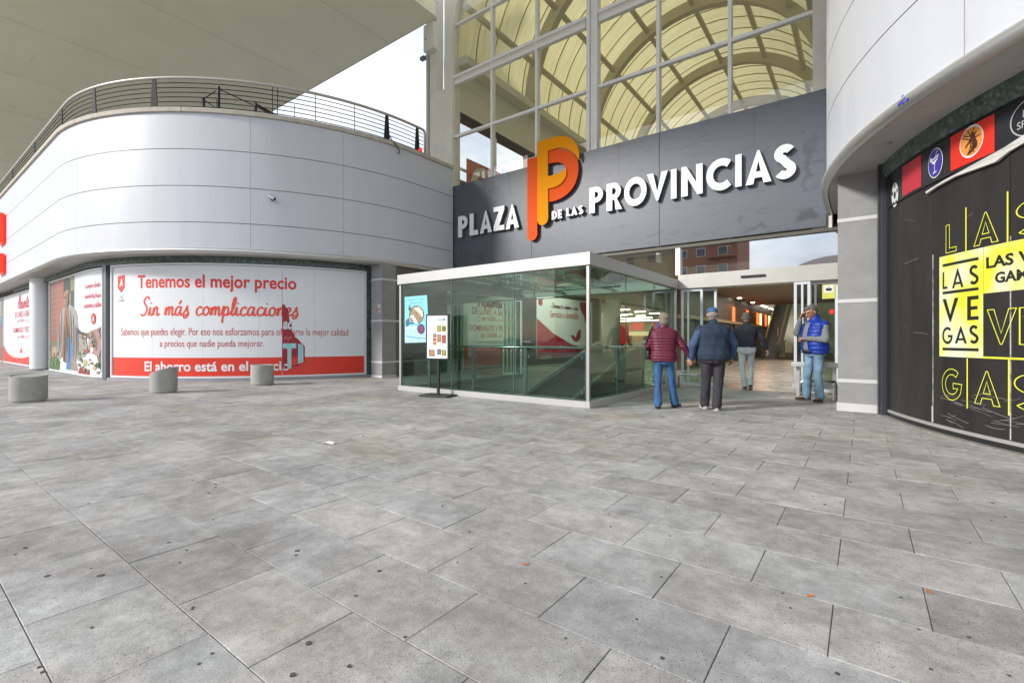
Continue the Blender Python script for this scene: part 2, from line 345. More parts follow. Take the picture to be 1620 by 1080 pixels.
def stroke(sp, t):
    """a polyline widened to a closed outline"""
    Lf = []; Rg = []
    for i, p in enumerate(sp):
        d = []
        if i > 0: q = (p[0]-sp[i-1][0], p[1]-sp[i-1][1]); l = math.hypot(*q) or 1; d.append((q[0]/l, q[1]/l))
        if i < len(sp)-1: q = (sp[i+1][0]-p[0], sp[i+1][1]-p[1]); l = math.hypot(*q) or 1; d.append((q[0]/l, q[1]/l))
        n = [(-y, x) for x, y in d]; mx_ = sum(k[0] for k in n)/len(n); my = sum(k[1] for k in n)/len(n); ll = mx_*mx_+my*my or 1
        k = min(1/ll, 2.2); hw = (t[i] if isinstance(t, list) else t)/2
        Lf.append((p[0]+mx_*k*hw, p[1]+my*k*hw)); Rg.append((p[0]-mx_*k*hw, p[1]-my*k*hw))
    return Lf+Rg[::-1]
def area(c): return sum(c[i][0]*c[(i+1) % len(c)][1]-c[(i+1) % len(c)][0]*c[i][1] for i in range(len(c)))/2
def inset(c, w):
    if area(c) < 0: c = c[::-1]
    n = len(c); out = []
    for i in range(n):
        a = c[i-1]; b = c[i]; d = c[(i+1) % n]
        u = (b[0]-a[0], b[1]-a[1]); v = (d[0]-b[0], d[1]-b[1]); lu = math.hypot(*u) or 1; lv = math.hypot(*v) or 1
        n1 = (-u[1]/lu, u[0]/lu); n2 = (-v[1]/lv, v[0]/lv); mx_ = n1[0]+n2[0]; my = n1[1]+n2[1]; l2 = mx_*mx_+my*my
        k = min(2/max(l2, 1e-6), 2.4); out.append((b[0]+mx_*w*k/2*1., b[1]+my*w*k/2*1.))
    return out
def glyph(c, t=.2):
    if c == 'L': return [[(0, 0), (0, 1), (t, 1), (t, t*.9), (.5, t*.9), (.5, 0)]]
    if c == 'I': return [[(0, 0), (0, 1), (t, 1), (t, 0)]]
    if c == 'E': return [[(0, 0), (0, 1), (.52, 1), (.52, 1-t*.9), (t, 1-t*.9), (t, .5+t*.43), (.47, .5+t*.43), (.47, .5-t*.43), (t, .5-t*.43), (t, t*.9), (.52, t*.9), (.52, 0)]]
    if c == 'Z': return [[(0, 1), (.62, 1), (.62, 1-t*.7), (t*1.35, t*.85), (.62, t*.85), (.62, 0), (0, 0), (0, t*.75), (.62-t*1.35, 1-t*.85), (0, 1-t*.85)]]
    if c == 'V': return [[(0, 1), (t*1.06, 1), (.4, .32), (.8-t*1.06, 1), (.8, 1), (.4+t*.15, 0), (.4-t*.15, 0)]]
    if c == 'A':
        i = t*1.06; k = (.4-i)/.8
        def xl(y): return .4*y+i*(1-y) if False else i+(.4-i)*(y/.72)
        b0 = .18; b1 = b0+t*.8
        return [[(0, 0), (.4-t*.15, 1), (.4+t*.15, 1), (.8, 0), (.8-i, 0), (.8-i-(.4-i)*(b0/.68), b0), (i+(.4-i)*(b0/.68), b0), (i, 0)],
                [(i+(.4-i)*(b1/.68), b1), (.4, .68), (.8-i-(.4-i)*(b1/.68), b1)]]
    if c == 'N': return [[(0, 0), (0, 1), (t*.75, 1), (.72-t*.95, .42), (.72-t*.95, 1), (.72, 1), (.72, 0), (.72-t*.75, 0), (t*.95, .58), (t*.95, 0)]]
    if c == 'M': return [[(0, 0), (.08, 1), (.24, 1), (.45, .45), (.66, 1), (.82, 1), (.9, 0), (.9-t*.9, 0), (.70, .55), (.5, .1), (.4, .1), (.2, .55), (t*.9, 0)]]
    if c == 'O': return [arc(.5, .5, .5, 0, 351, 39), arc(.5, .5, .5-t, 0, 351, 39)]
    if c == 'C': return [stroke(arc(.5, .5, .5-t/2, 48, 312, 26), t)]
    if c == 'G': return [stroke(arc(.5, .5, .5-t/2, 48, 330, 26)+[(.5+.5-t*.55, .46), (.56, .46)], t)]
    if c == 'S': return [stroke(arc(.3, .73, .27-t/2+.01, 28, 250, 16, .27-t/2)+arc(.3, .27, .29-t/2, 75, -150, 16, .27-t/2)[1:], t)]
    if c == 'P': return [[(0, 0), (0, 1)]+arc(.26, .69, .31, 90, -90, 14)+[(t, .38), (t, 0)], [(t, 1-t*.85)]+arc(.26, .69, .31-t*.85, 90, -90, 10)+[(t, .38+t*.85)]]
    if c == 'R': return [[(0, 0), (0, 1)]+arc(.26, .69, .31, 90, -62, 12)+[(.62, 0), (.62-t*1.12, 0), (t+.09, .38), (t, .38), (t, 0)], [(t, 1-t*.85)]+arc(.26, .69, .31-t*.85, 90, -90, 10)+[(t, .38+t*.85)]]
    if c == 'D': return [[(0, 0), (0, 1)]+arc(.2, .5, .45, 90, -90, 16, .5), [(t, 1-t*.9)]+arc(max(.22, t+.01), .5, .45-t-.02, 90, -90, 12, .5-t*.9)+[(t, t*.9)]]
def outline(c, t, w):
    r = []
    g = glyph(c, t)
    r.append(g[0]); r.append(inset(g[0], w))
    for h in g[1:]: r.append(inset(h, -w)); r.append(h)
    return r
# cursive hand
CUR = {
 'S': ([[(.75, 1.75), (.62, 2.0), (.35, 1.9), (.22, 1.5), (.45, 1.1), (.62, .7), (.5, .2), (.2, .0), (0, .2)]], .85),
 'i': ([[(0, .1), (.12, .9), (.14, .3), (.25, .02), (.42, .2)], [(.16, 1.32), (.2, 1.38)]], .42),
 'n': ([[(0, .1), (.1, .9), (.12, .02)], [(.12, .45), (.3, .92), (.45, .8), (.46, .2), (.56, .02), (.72, .2)]], .72),
 'm': ([[(0, .1), (.1, .9), (.12, .02)], [(.12, .45), (.28, .92), (.4, .75), (.4, .02)], [(.4, .45), (.56, .92), (.7, .78), (.7, .2), (.8, .02), (.95, .2)]], .95),
 'a': ([[(.52, .8), (.3, .95), (.08, .6), (.12, .1), (.35, .08), (.52, .6), (.55, .92), (.54, .3), (.64, .02), (.8, .2)]], .8),
 'á': ([[(.52, .8), (.3, .95), (.08, .6), (.12, .1), (.35, .08), (.52, .6), (.55, .92), (.54, .3), (.64, .02), (.8, .2)], [(.35, 1.25), (.5, 1.6)]], .8),
 's': ([[(0, .15), (.2, .55), (.32, 1.0), (.36, .6), (.48, .25), (.4, -.15), (.18, -.25), (.1, -.02), (.35, .1), (.55, .2)]], .6),
 'c': ([[(.5, .78), (.36, .95), (.12, .7), (.08, .3), (.25, .02), (.5, .12), (.62, .25)]], .62),
 'o': ([[(.35, .95), (.1, .75), (.08, .25), (.3, .02), (.52, .3), (.5, .75), (.35, .93), (.5, .7), (.75, .78)]], .72),
 'p': ([[(0, .2), (.15, 1.0), (.17, -.8)], [(.17, .5), (.35, .95), (.55, .7), (.5, .15), (.25, .05), (.5, .06), (.72, .2)]], .72),
 'l': ([[(0, .15), (.25, .8), (.36, 1.7), (.26, 1.95), (.16, 1.5), (.16, .3), (.26, .02), (.42, .2)]], .42),
 'e': ([[(0, .2), (.3, .45), (.42, .75), (.3, .95), (.12, .7), (.1, .25), (.28, .02), (.5, .12), (.6, .25)]], .6),
 'A': ([[(0, 0), (.2, 1), (.42, 2.0), (.5, 1), (.55, 0)], [(.05, .8), (.6, .9)]], .75),
 'b': ([[(.1, 1.9), (.12, .1), (.35, .02), (.52, .4), (.42, .9), (.2, .7)], [(.45, .85), (.65, .8)]], .65),
 'r': ([[(0, .1), (.12, .95), (.2, .75), (.38, .85), (.36, .3), (.42, .02), (.55, .2)]], .55),
 't': ([[(.2, 1.6), (.18, .3), (.28, .02), (.45, .2)], [(-.05, 1.1), (.5, 1.2)]], .45),
 'u': ([[(0, .9), (.04, .2), (.2, .02), (.4, .3), (.44, .92), (.44, .3), (.54, .02), (.7, .2)]], .7),
 'd': ([[(.5, .8), (.3, .95), (.08, .6), (.12, .1), (.35, .08), (.52, .6), (.58, 1.9), (.56, .3), (.66, .02), (.8, .2)]], .8),
 'f': ([[(.5, 1.7), (.35, 1.95), (.22, 1.5), (.2, -.7)], [(0, .85), (.48, .95)]], .5),
 'j': ([[(.2, .9), (.22, -.5), (.05, -.75), (-.1, -.5)], [(.22, 1.3), (.25, 1.36)]], .4),
 'y': ([[(0, .9), (.05, .3), (.2, .05), (.4, .4), (.44, .9), (.42, -.5), (.2, -.75), (.05, -.5)]], .62),
 'v': ([[(0, .9), (.2, .02), (.42, .9), (.6, .8)]], .6), 'g': ([[(.5, .8), (.25, .95), (.08, .5), (.2, .1), (.45, .4), (.5, .9), (.48, -.5), (.25, -.75), (.1, -.5)]], .68),
 'L': ([[(.3, 2), (.1, .3), (.2, 0), (.8, .1)]], .8), ' ': ([], .55), ',': ([], .2)}
def catmull(p, k=5):
    if len(p) < 3: return p
    o = []; q = [p[0]]+p+[p[-1]]
    for i in range(1, len(q)-2):
        for j in range(k):
            t = j/k; o.append(tuple(.5*((2*q[i][a])+(-q[i-1][a]+q[i+1][a])*t+(2*q[i-1][a]-5*q[i][a]+4*q[i+1][a]-q[i+2][a])*t*t+(-q[i-1][a]+3*q[i][a]-3*q[i+1][a]+q[i+2][a])*t**3) for a in (0, 1)))
    o.append(p[-1]); return o
def cursive(s, w=.17, slant=.12):
    v = []; f = []; x = 0
    for ch in s:
        st, adv = CUR[ch]
        for line in st:
            pts = [(x+a+b*slant, b) for a, b in catmull(line)]
            for i in range(len(pts)-1):       # short overlapping nibs, each a hair above the last
                o = stroke([pts[i], pts[i+1]], w); b = len(v); z = (len(v) % 28)/28.
                v += [(p[0], p[1], z) for p in o]; f.append((b, b+1, b+2, b+3))
                if i % 2 == 0:
                    b = len(v); v += [(pts[i][0]+w/2*math.cos(a*math.pi/3), pts[i][1]+w/2*math.sin(a*math.pi/3), z+.02) for a in range(6)]; f.append(tuple(range(b, b+6)))
        x += adv
    return v, f
def PY(c):          # vertical wall facing the camera side (-y)
    return lambda u, z, off=0: (u, c-off, z)
def PX(c):          # vertical wall facing +x
    return lambda u, z, off=0: (c+off, u, z)
# ================================================================== GROUND
g = MB().box(-260, 260, -260, 260, -.30, -.06).build('ground', [M('street_paving', (.36, .355, .34), .9, vs=1.5, va=.2)]); tag(g, 'grey street ground around the plaza', kind='structure')
plaza = MB().box(-46, 20, -14, 11.9, -.058, -.008).build('plaza', [jointm]); tag(plaza, 'grey paved plaza in front of the entrance', kind='structure')
SW, SL = .427, .652
def stone_vf(hx, hy, ch=.002):
    v = []
    for (x, y, z) in ((hx, hy, -.03), (hx, hy, -ch), (hx-ch, hy-ch, 0)):
        v += [(-x, -y, z), (x, -y, z), (x, y, z), (-x, y, z)]
    f = [(8, 9, 10, 11)]
    for k in (0, 4): f += [(k, k+1, k+5, k+4), (k+1, k+2, k+6, k+5), (k+2, k+3, k+7, k+6), (k+3, k, k+4, k+7)]
    return v, f
cells = []
for k in range(-6, 27):
    y0 = .785+SW*(k-1)
    if y0+SW > 11.9: continue
    off = .106 if k % 2 == 0 else .432
    for m in range(-14, 72):
        e1 = off+SL*m; xc = -(e1+SL/2); yc = y0+SW/2
        if -18.95 < xc < -11 and math.hypot(xc+18.95, yc-CY) < 6.2: continue
        if xc <= -18.95 and yc > 4.6: continue
        if xc > 0 and math.hypot(xc-6.85, yc-CY) < 6.2: continue
        if xc > 6.85 and yc > 4.6: continue
        if -8.3 < xc < -3.9 and yc > 7.4: continue
        q = proj(xc, yc)
        vis = q and -220 < q[0] < 1840 and q[1] < 1250
        sz = 0
        if q and -40 < q[0] < 1660 and q[1] < 1130: sz = SW*SL*H/(q[2]**3)
        if xc < -34 and not vis: continue
        cells.append((sz, xc, yc))
cells.sort(reverse=True)
sv, sf = stone_vf(SL/2-.0018, SW/2-.0018)
sme = [mkmesh('paving_stone', [(x, y, z) for x, y, z in sv], sf, [MT['paving']])]
po = worg(plaza)
for sz, xc, yc in cells[:298]:
    o = bpy.data.objects.new('paving_stone', sme[0]); COL.objects.link(o); o.parent = plaza
    o.location = (xc-po.x, yc-po.y, random.uniform(-.0018, .0012)-po.z); o.rotation_euler = (random.gauss(0, .0022), random.gauss(0, .0018), random.gauss(0, .0012))
mb = MB()
for sz, xc, yc in cells[298:]:
    t = [random.gauss(0, .002), random.gauss(0, .0017), random.uniform(-.0018, .0012)]
    mb.add([(xc+x, yc+y, z+t[0]*y+t[1]*x+t[2]) for x, y, z in sv], sf)
r = mb.build('paving_stones_beyond', [MT['paving']], plaza); r['kind'] = 'stuff'
# chewing gum spots, paper and leaves
gum = MB(); random.seed(11)
for px, y, w in [(160, 910, 14), (75, 911, 12), (40, 866, 8), (267, 858, 8), (470, 871, 10), (468, 878, 7), (600, 903, 10), (563, 942, 7), (488, 1017, 13), (553, 1053, 10), (463, 1067, 13), (960, 690, 5), (940, 680, 4), (1089, 702, 5), (1305, 798, 7), (1238, 938, 6), (1250, 961, 5), (1048, 1041, 10), (1325, 1065, 10), (1473, 1058, 8), (1425, 945, 7), (1512, 753, 6), (1570, 795, 6), (1590, 817, 5), (700, 800, 6), (840, 716, 5), (575, 690, 5), (1345, 762, 6), (330, 780, 5)]+[(random.uniform(0, 1600), random.uniform(660, 1070), random.uniform(2, 5)) for _ in range(45)]:
    x, yy = gnd(px, y); t = H*F0/(y-HY); r0 = max(.006, w/2/F0*t*.75)
    pts = [(x+r0*random.uniform(.75, 1.15)*math.cos(a*math.pi/5), yy+r0*random.uniform(.75, 1.15)*math.sin(a*math.pi/5)) for a in range(10)]
    gum.prism(pts, -.001, .0025)
o = gum.build('gum_spots', [M('old_gum', (.085, .083, .08), .8)]); tag(o, 'dark flattened chewing gum spots scattered over the paving', kind='stuff')
x, y = gnd(519, 702)
mb = MB(); mb.add([(x-.08, y-.02, .003), (x-.015, y-.035, .02), (x+.065, y+.015, .004), (x+.05, y+.05, .02), (x-.03, y+.03, .025), (x-.07, y+.015, .005)], [(0, 1, 4, 5), (1, 2, 3, 4)])
o = mb.build('paper_scrap', [M('paper', (.85, .85, .83), .7)]); m_ = o.modifiers.new('s', 'SOLIDIFY'); m_.thickness = .002
tag(o, 'crumpled white paper scrap lying alone on the paving left of centre', 'litter')
for i, (px, yy_, lab) in enumerate([(830, 893, 'small orange dry leaf on the paving below the logo sign'), (1281, 943, 'small orange dry leaf on a joint in the right foreground'), (1470, 936, 'orange leaf stuck in a paving joint near the black hoarding'), (1060, 804, 'pale crushed leaf on the paving below the walking couple')]):
    x, y = gnd(px, yy_); a = random.uniform(0, 3); c_, s_ = math.cos(a), math.sin(a)
    pts = [(-.020, 0, .003), (-.007, .007, .007), (.009, .008, .005), (.022, .001, .010), (.009, -.007, .004), (-.009, -.006, .005)]
    mb = MB(); mb.add([(x+p[0]*c_-p[1]*s_, y+p[0]*s_+p[1]*c_, p[2]) for p in pts], [(0, 5, 1), (1, 5, 4, 2), (2, 4, 3)])
    o = mb.build('fallen_leaf', [M('dry_leaf', (.52, .17, .05), .7) if i < 3 else M('pale_leaf', (.55, .48, .34), .7)]); m_ = o.modifiers.new('s', 'SOLIDIFY'); m_.thickness = .0015; tag(o, lab, 'leaf')
# ================================================================== LEFT BUILDING
ZT, ZB = 7.10, 3.56
lb = thing('commercial_building', (-16, 8, 0), 'white clad building with rounded corner and red and white shop posters, on the left', 'building')
SE = 7.4*math.pi/2+1.5
zr = [ZB, 4.23, 5.18, 6.14, ZT]
vj = [-40, -30, -20, on_s(-60, LU, -30, 5)[0], on_s(122, LU, -20, 11)[0], on_s(396, LU, 0, 11)[0], on_s(543, LU, 0, 11)[0], SE]
# solid core
core = [LU(s, 0, -.06)[:2] for s in np.linspace(-40, SE, 80)]+[(-12.02, 12.4), (-12.02, 40), (-60, 40)]
MB().prism(core, ZB+.06, ZT-.02).build('wall_core', [M('core', (.3, .3, .3))], lb)
for a, b in zip(vj[:-1], vj[1:]):
    for z0, z1 in zip(zr[:-1], zr[1:]):
        n = 2 if b <= 0 else max(8, int((b-a)/.16))
        MB().slab(LU, a+.003, b-.003, z0+(.009 if z0 > ZB else 0), z1-.009, -.05, 0+random.uniform(-.0015, .0015), n).build('cladding_panel', [white_clad], lb, smooth=True).data.set_sharp_from_angle(angle=R_(40))
MB().slab(LU, -40, SE, ZB+.02, ZT-.03, -.058, -.035, 110).build('joint_backing', [M('joint_grey', (.16, .16, .17), .7)], lb)
# coping with rails, lip, soffit
for a, b in zip([-40, -20, -8, -2, 1.5, 5, 8.6], [-20, -8, -2, 1.5, 5, 8.6, SE]):
    MB().slab(LU, a+.004, b-.004, ZT-.006, ZT+.115, -.55, .06, max(3, int((b-a)/.3))).build('coping_stone', [beige], lb, bevel=.012)
lip = [(-.02, ZB+.0), (.05, ZB-.005), (.085, ZB-.05), (.085, ZB-.09), (.05, ZB-.135), (-.02, ZB-.14)]
def sweep(fn, prof, s0, s1, n):
    v = []; f = []; k = len(prof)
    for i in range(n+1):
        for o_, z_ in prof: v.append(fn(s0+(s1-s0)*i/n, z_, o_))
    for i in range(n):
        for j in range(k): a = i*k+j; b = i*k+(j+1) % k; f.append((a, a+k, b+k, b))
    f.append(tuple(range(k))); f.append(tuple(range(n*k+k-1, n*k-1, -1))); return v, f
v, f = sweep(LU, lip, -40, SE, 130); MB().add(v, f).build('edge_trim', [alu], lb, smooth=True).data.set_sharp_from_angle(angle=R_(60))
def soffit(fn, s0, s1, R0, R1, z, n, name, par):
    MB().slab(fn, s0, s1, z, z+.05, R1, R0, n).build(name, [soffitm], par)
for i in range(26):
    a = -16+i*1.1; b = min(a+1.1, SE)
    if a < SE: soffit(LU, a+.003, b-.003, -.03, -1.4, ZB-.115, 5, 'soffit_panel', lb)
ZM = 3.27       # underside of the marble band
# shop wall behind: windows
def wall_s(px): return on_s(px, LW, -30, 10.5)[0]
sA, sB, sC, sD, sE_, sF = [wall_s(p) for p in (5.5, 52, 79, 164, 176, 579)]
sG = wall_s(589.5)
mid = [LW(s, 0, -.10)[:2] for s in np.linspace(-40, 10.4, 80)]+[(-12.05, 13), (-12.05, 23.9), (-60, 23.9)]
MB().prism(mid, 0, ZB-.12).build('shop_wall', [darkgrey], lb)
stp = np.arange(-12, sG, 1.25)
for a in stp:
    b = min(a+1.25, sG); MB().slab(LW, a+.003, b-.003, ZM, ZB-.12, -.09, .012, 6).build('marble_slab', [MT['green_marble']], lb)
for zz in np.arange(.06, 3.2, .62):
    MB().slab(LW, sF+.01, sG-.01, zz+.003, min(zz+.617, ZM-.004), -.09, .012, 2).build('marble_slab', [MT['green_marble']], lb)
MB().slab(LW, sE_-.1, sG, 0, .075, -.09, .06, 40).build('kerb', [M('lavender_stone', (.33, .32, .36), .7, vs=4, va=.12)], lb)
MB().slab(LW, -30, sE_-.11, 0, .03, -.09, .03, 30).build('kerb', [greycol], lb)
framem = M('white_aluminium', (.76, .77, .78), .35)
greyal = M('grey_aluminium', (.20, .215, .225), .42, .5)
def bay(s0, s1, z0, z1, name='shop_window'):
    n = max(3, int((s1-s0)/.25)); fr = .05
    mb = MB(); mb.slab(LW, s0, s1, z0, z0+fr, -.06, .035, n); mb.slab(LW, s0, s1, z1-fr, z1, -.06, .035, n)
    mb.slab(LW, s0, s0+fr, z0+fr, z1-fr, -.06, .035, 1); mb.slab(LW, s1-fr, s1, z0+fr, z1-fr, -.06, .035, 1)
    fo = mb.build('window_frame', [framem], lb); return fo
# --- big bay with the price poster
f1 = bay(sE_+.02, sF, .085, 3.25)
n = 34
pa = MB()
pw = (sF-sE_-.14)/5
for i in range(5):
    a = sE_+.08+i*pw; MB().slab(LW, a+.0015, a+pw-.0015, .137, 3.19, -.05, .001, 8).build('poster_panel', [whitep], f1)
def lw_s(px): return on_s(px, LW, -30, 10.5)[0]
def lw_z(px, y): s, t = on_s(px, LW, -30, 10.5); return zat(y, t)
def lprint(vf, px0, px1, y0, y1, mat, par, name='lettering', off=.009, pxm=None):
    pm = pxm or (px0+px1)/2; mb = MB()
    place(mb, vf, LW, lw_s(px0), lw_s(px1), lw_z(pm, y1), lw_z(pm, y0), off*.5, .0006)
    return mb.build(name, [mat], par)
zb_ = lw_z(300, 565.8)
mb = MB(); mb.grid(LW, sE_+.085, sF-.065, .14, zb_, .003, 60, 1); mb.build('red_band', [redp2], f1)
lprint(text('Tenemos el mejor precio', .022), 218, 469, 434.5, 462, redp, f1, pxm=345)
lprint(cursive('Sin más complicaciones', .175), 222, 473, 468, 511, M('vermilion_print', (.76, .07, .03), .45), f1, pxm=345)
lprint(text('Sabemos que puedes elegir. Por eso nos esforzamos para ofrecerte la mejor calidad', .0), 192, 551, 518.5, 534, M('brick_print', (.50, .06, .04), .45), f1, pxm=372)
lprint(text('a precios que nadie pueda mejorar.', .0), 253, 418, 537.5, 552, M('brick_print', (.50, .06, .04), .45), f1, pxm=335)
lprint(text('El ahorro está en el precio', .025), 229, 458, 571.5, 592, whitep, f1, pxm=345, off=.011)
# shield emblem
def shield(px0, px1, y0, y1, par, mat=redp, fn=lprint):
    fn(fill([[(0, .28), (.5, 0), (1, .28), (1, 1), (0, .93)]]), px0, px1, y0, y1, mat, par, 'emblem', off=.009)
    fn(fill([stroke([(.05, .1), (.3, .45), (.45, .9)], .16), ]), px0+(px1-px0)*.25, px0+(px1-px0)*.6, y0+(y1-y0)*.2, y0+(y1-y0)*.68, whitep, par, 'emblem_figure', off=.012)
    fn(fill([[(0, 0), (.35, .1), (.5, .45), (.85, 0), (1, 0), (.75, .6), (.55, 1), (.2, .9), (.1, .4)]]), px0+(px1-px0)*.42, px0+(px1-px0)*.78, y0+(y1-y0)*.18, y0+(y1-y0)*.66, whitep, par, 'emblem_figure', off=.0125)
shield(186.5, 197.5, 435, 463, f1)
lprint(text('Cerca\nen calidad', .01), 187.5, 197, 468, 476.5, greyp, f1)
# torn patch showing the older poster beneath
torn = [(0, 0), (0, 1), (.12, .985), (.15, .95), (.26, .93), (.30, .78), (.33, .72), (.42, .70), (.42, .57), (.52, .54), (.55, .49), (.68, .46), (.82, .40), (.98, .34), (.97, .22), (1, .11), (.9, .10), (.7, .04), (.4, .02), (.2, 0)]
lprint(fill([torn]), 446.3, 483, 481, 583, crimson, f1, 'torn_patch', off=.014)
lprint(text('ac', .04, shear=.25), 447.5, 463, 508, 521, M('pale_print', (.55, .66, .68), .5), f1, 'old_lettering', off=.017)
lprint(fill([stroke([(0, .5), (.3, .9), (.5, .2), (.7, .8), (1, .6)], .14)]), 449, 462, 531, 540, M('pink_print', (.6, .25, .2), .5), f1, 'old_lettering', off=.017)
lprint(fill([[(.35, 0), (.65, 0), (.65, .8), (1, .8), (1, 1), (0, 1), (0, .8), (.35, .8)]]), 447.2, 468.5, 543, 582.5, ltblue, f1, 'old_lettering', off=.017)
lprint(fill([[(0, 0), (0, 1), (.7, .97), (1, .85), (1, .1)]]), 471.5, 480, 543.5, 575.5, ltblue, f1, 'old_lettering', off=.017)
MB().slab(LW, lw_s(446.1), lw_s(446.1)+.016, .14, 3.1, .001, .004, 1).build('poster_seam', [M('seam', (.45, .47, .5), .5)], f1)
# mullion between bays
mb = MB(); mb.slab(LW, sD+.03, sD+.12, .02, 3.27, -.05, .06, 1); mb.slab(LW, sD+.17, sD+.25, .02, 3.27, -.05, .075, 1); mb.slab(LW, sD+.121, sD+.169, .02, 3.27, -.05, .03, 1)
mb.build('mullion', [greyal], lb)
# --- bay with the picture of a shopper
f2 = bay(sC+.02, sD, .05, 3.22)
MB().slab(LW, sC+.07, sD-.05, .1, 3.17, -.05, .001, 8).build('poster_panel', [whitep], f2)
def frac(s0, s1, z0, z1):
    def pr(poly, mat, name, off, par):
        v, f = fill([smooth_poly(poly, 1)]); mb = MB(); mb.add([LW(s0+(s1-s0)*p[0], z0+(z1-z0)*p[1], off*.32+.001) for p in v], f); return mb.build(name, [mat], par)
    return pr
P2 = frac(sC+.075, sD-.055, .105, 3.165)
pm = lambda n, c, vs=11, va=.6, **k: M('photo_'+n, tuple(x*.7 for x in c), .4, vs=vs, va=va, **k)
lay = [('brick_wall', [(0, .2), (.38, .25), (.36, 1), (0, 1)], pm('brick', (.36, .13, .07), vs=9, va=.35, stretch=(1, 1, 4))),
 ('orange_wall', [(.16, .3), (.40, .3), (.40, 1), (.16, 1)], pm('orange', (.58, .14, .04), vs=8, va=.4, stretch=(1, 1, 3))),
 ('garden', [(.36, .3), (.58, .3), (.58, 1), (.36, 1)], pm('garden', (.42, .42, .16), vs=4, va=.5)),
 ('stall', [(0, 0), (1, 0), (1, .47), (.86, .40), (.72, .42), (.6, .30), (.3, .3), (0, .33)], pm('stall', (.30, .22, .14), vs=10, va=.9, col2=(.03, .05, .02))),
 ('post', [(.50, .55), (.57, .55), (.57, .86), (.50, .85)], pm('post', (.05, .05, .06)))]
for i, (nm, poly, mt) in enumerate(lay): P2(poly, mt, nm, .006+.0016*i, f2)
lay = [('coat', [(.17, .18), (.22, .42), (.26, .62), (.33, .70), (.44, .72), (.55, .69), (.64, .62), (.67, .45), (.70, .20), (.60, .10), (.52, .28), (.34, .30), (.27, .12), (.19, .12)], pm('coat', (.50, .46, .42), vs=5, va=.25)),
 ('shirt', [(.30, .20), (.34, .5), (.37, .68), (.46, .68), (.49, .5), (.50, .25), (.45, .08), (.33, .1)], pm('shirt', (.40, .18, .05), vs=12, va=.4)),
 ('face', [(.34, .70), (.34, .80), (.37, .86), (.45, .86), (.47, .80), (.45, .70), (.41, .67), (.37, .67)], pm('skin', (.55, .30, .18))),
 ('hair', [(.34, .84), (.34, .98), (.40, 1.0), (.49, .98), (.50, .88), (.48, .82), (.45, .87), (.37, .87)], pm('hair', (.035, .025, .02))),
 ('hands', [(.47, .30), (.50, .40), (.56, .38), (.58, .32), (.54, .27)], pm('skin', (.55, .30, .18))),
 ('blue_bag', [(.40, .02), (.42, .20), (.40, .36), (.52, .37), (.54, .2), (.52, .02)], pm('blue', (.08, .30, .62), vs=6, va=.2)),
 ('trouser', [(.50, .02), (.55, .28), (.60, .15), (.66, .02)], pm('beige', (.55, .42, .30))),
 ('white_crate', [(.68, .18), (.68, .36), (.80, .40), (.84, .22), (.76, .16)], pm('crate', (.60, .55, .42), vs=14, va=.7)),
 ('cheese_basket', [(.84, .22), (.86, .42), (.96, .45), (1, .30), (.97, .18)], pm('rose', (.62, .34, .30), vs=8, va=.3)),
 ('greens', [(0, 0), (0, .14), (.10, .17), (.26, .10), (.24, 0)], pm('greens', (.12, .26, .05), vs=16, va=.8)),
 ('melon', [(.03, .16), (.08, .26), (.17, .26), (.18, .17), (.10, .13)], pm('melon', (.62, .42, .22), vs=6, va=.3)),
 ('price_card', [(.76, .08), (.78, .15), (.95, .10), (.93, .05)], pm('card', (.75, .70, .35))),
 ('red_fruit', [(.66, .0), (.70, .07), (.86, .05), (.86, 0)], pm('fruit', (.50, .05, .07), vs=20, va=.6)),
 ('arch', [(.63, .47), (.66, .40), (.80, .38), (.80, .39), (.70, .43)], pm('post', (.05, .05, .06)))]
for i, (nm, poly, mt) in enumerate(lay): P2(poly, mt, nm, .015+.0012*i, f2)
random.seed(21)
fold = pm('fold', (.22, .19, .17)); fold2 = pm('fold_dark', (.10, .07, .05)); gd = [pm('g'+str(i), c) for i, c in enumerate(((.5, .42, .2), (.12, .25, .05), (.55, .12, .08), (.6, .55, .45), (.08, .06, .05), (.6, .4, .1), (.35, .3, .28)))]
for k, (a, b, c, d) in enumerate(((.22, .15, .25, .55), (.27, .2, .30, .66), (.52, .3, .50, .66), (.57, .14, .56, .60), (.62, .15, .61, .5), (.66, .2, .64, .45), (.47, .1, .46, .5), (.36, .1, .37, .5), (.42, .2, .41, .6))):
    P2(stroke([(a, b), ((a+c)/2+.008, (b+d)/2), (c, d)], [.006, .022, .005]), fold if k < 6 else fold2, 'coat_fold', .040+.0008*k, f2)
P2([(.40, .70), (.40, .80), (.45, .84), (.47, .80), (.45, .70), (.42, .675)], pm('skin_shade', (.30, .15, .09)), 'face_shade', .048, f2)
P2(stroke([(.345, .795), (.40, .80)], .012), fold2, 'brow', .049, f2); P2(stroke([(.36, .72), (.40, .715)], .008), fold2, 'mouth', .049, f2)
for k in range(46):
    u = random.choice([random.uniform(.02, .2), random.uniform(.66, .97), random.uniform(.66, .97)]); w_ = random.uniform(.02, .2) if u < .3 else random.uniform(.02, .38); r0 = random.uniform(.010, .03)
    P2([(u+r0*random.uniform(.7, 1.2)*math.cos(a*math.pi/4), w_+r0*.7*random.uniform(.7, 1.2)*math.sin(a*math.pi/4)) for a in range(8)], random.choice(gd), 'goods', .050+.0004*k, f2)
for k in range(9): P2(stroke([(.01, .40+.062*k), (.37, .42+.062*k)], .006), pm('mortar', (.55, .40, .30)), 'brick_course', .0125+.0002*k, f2)
cur2 = M('rose_print', (.55, .05, .08), .5)
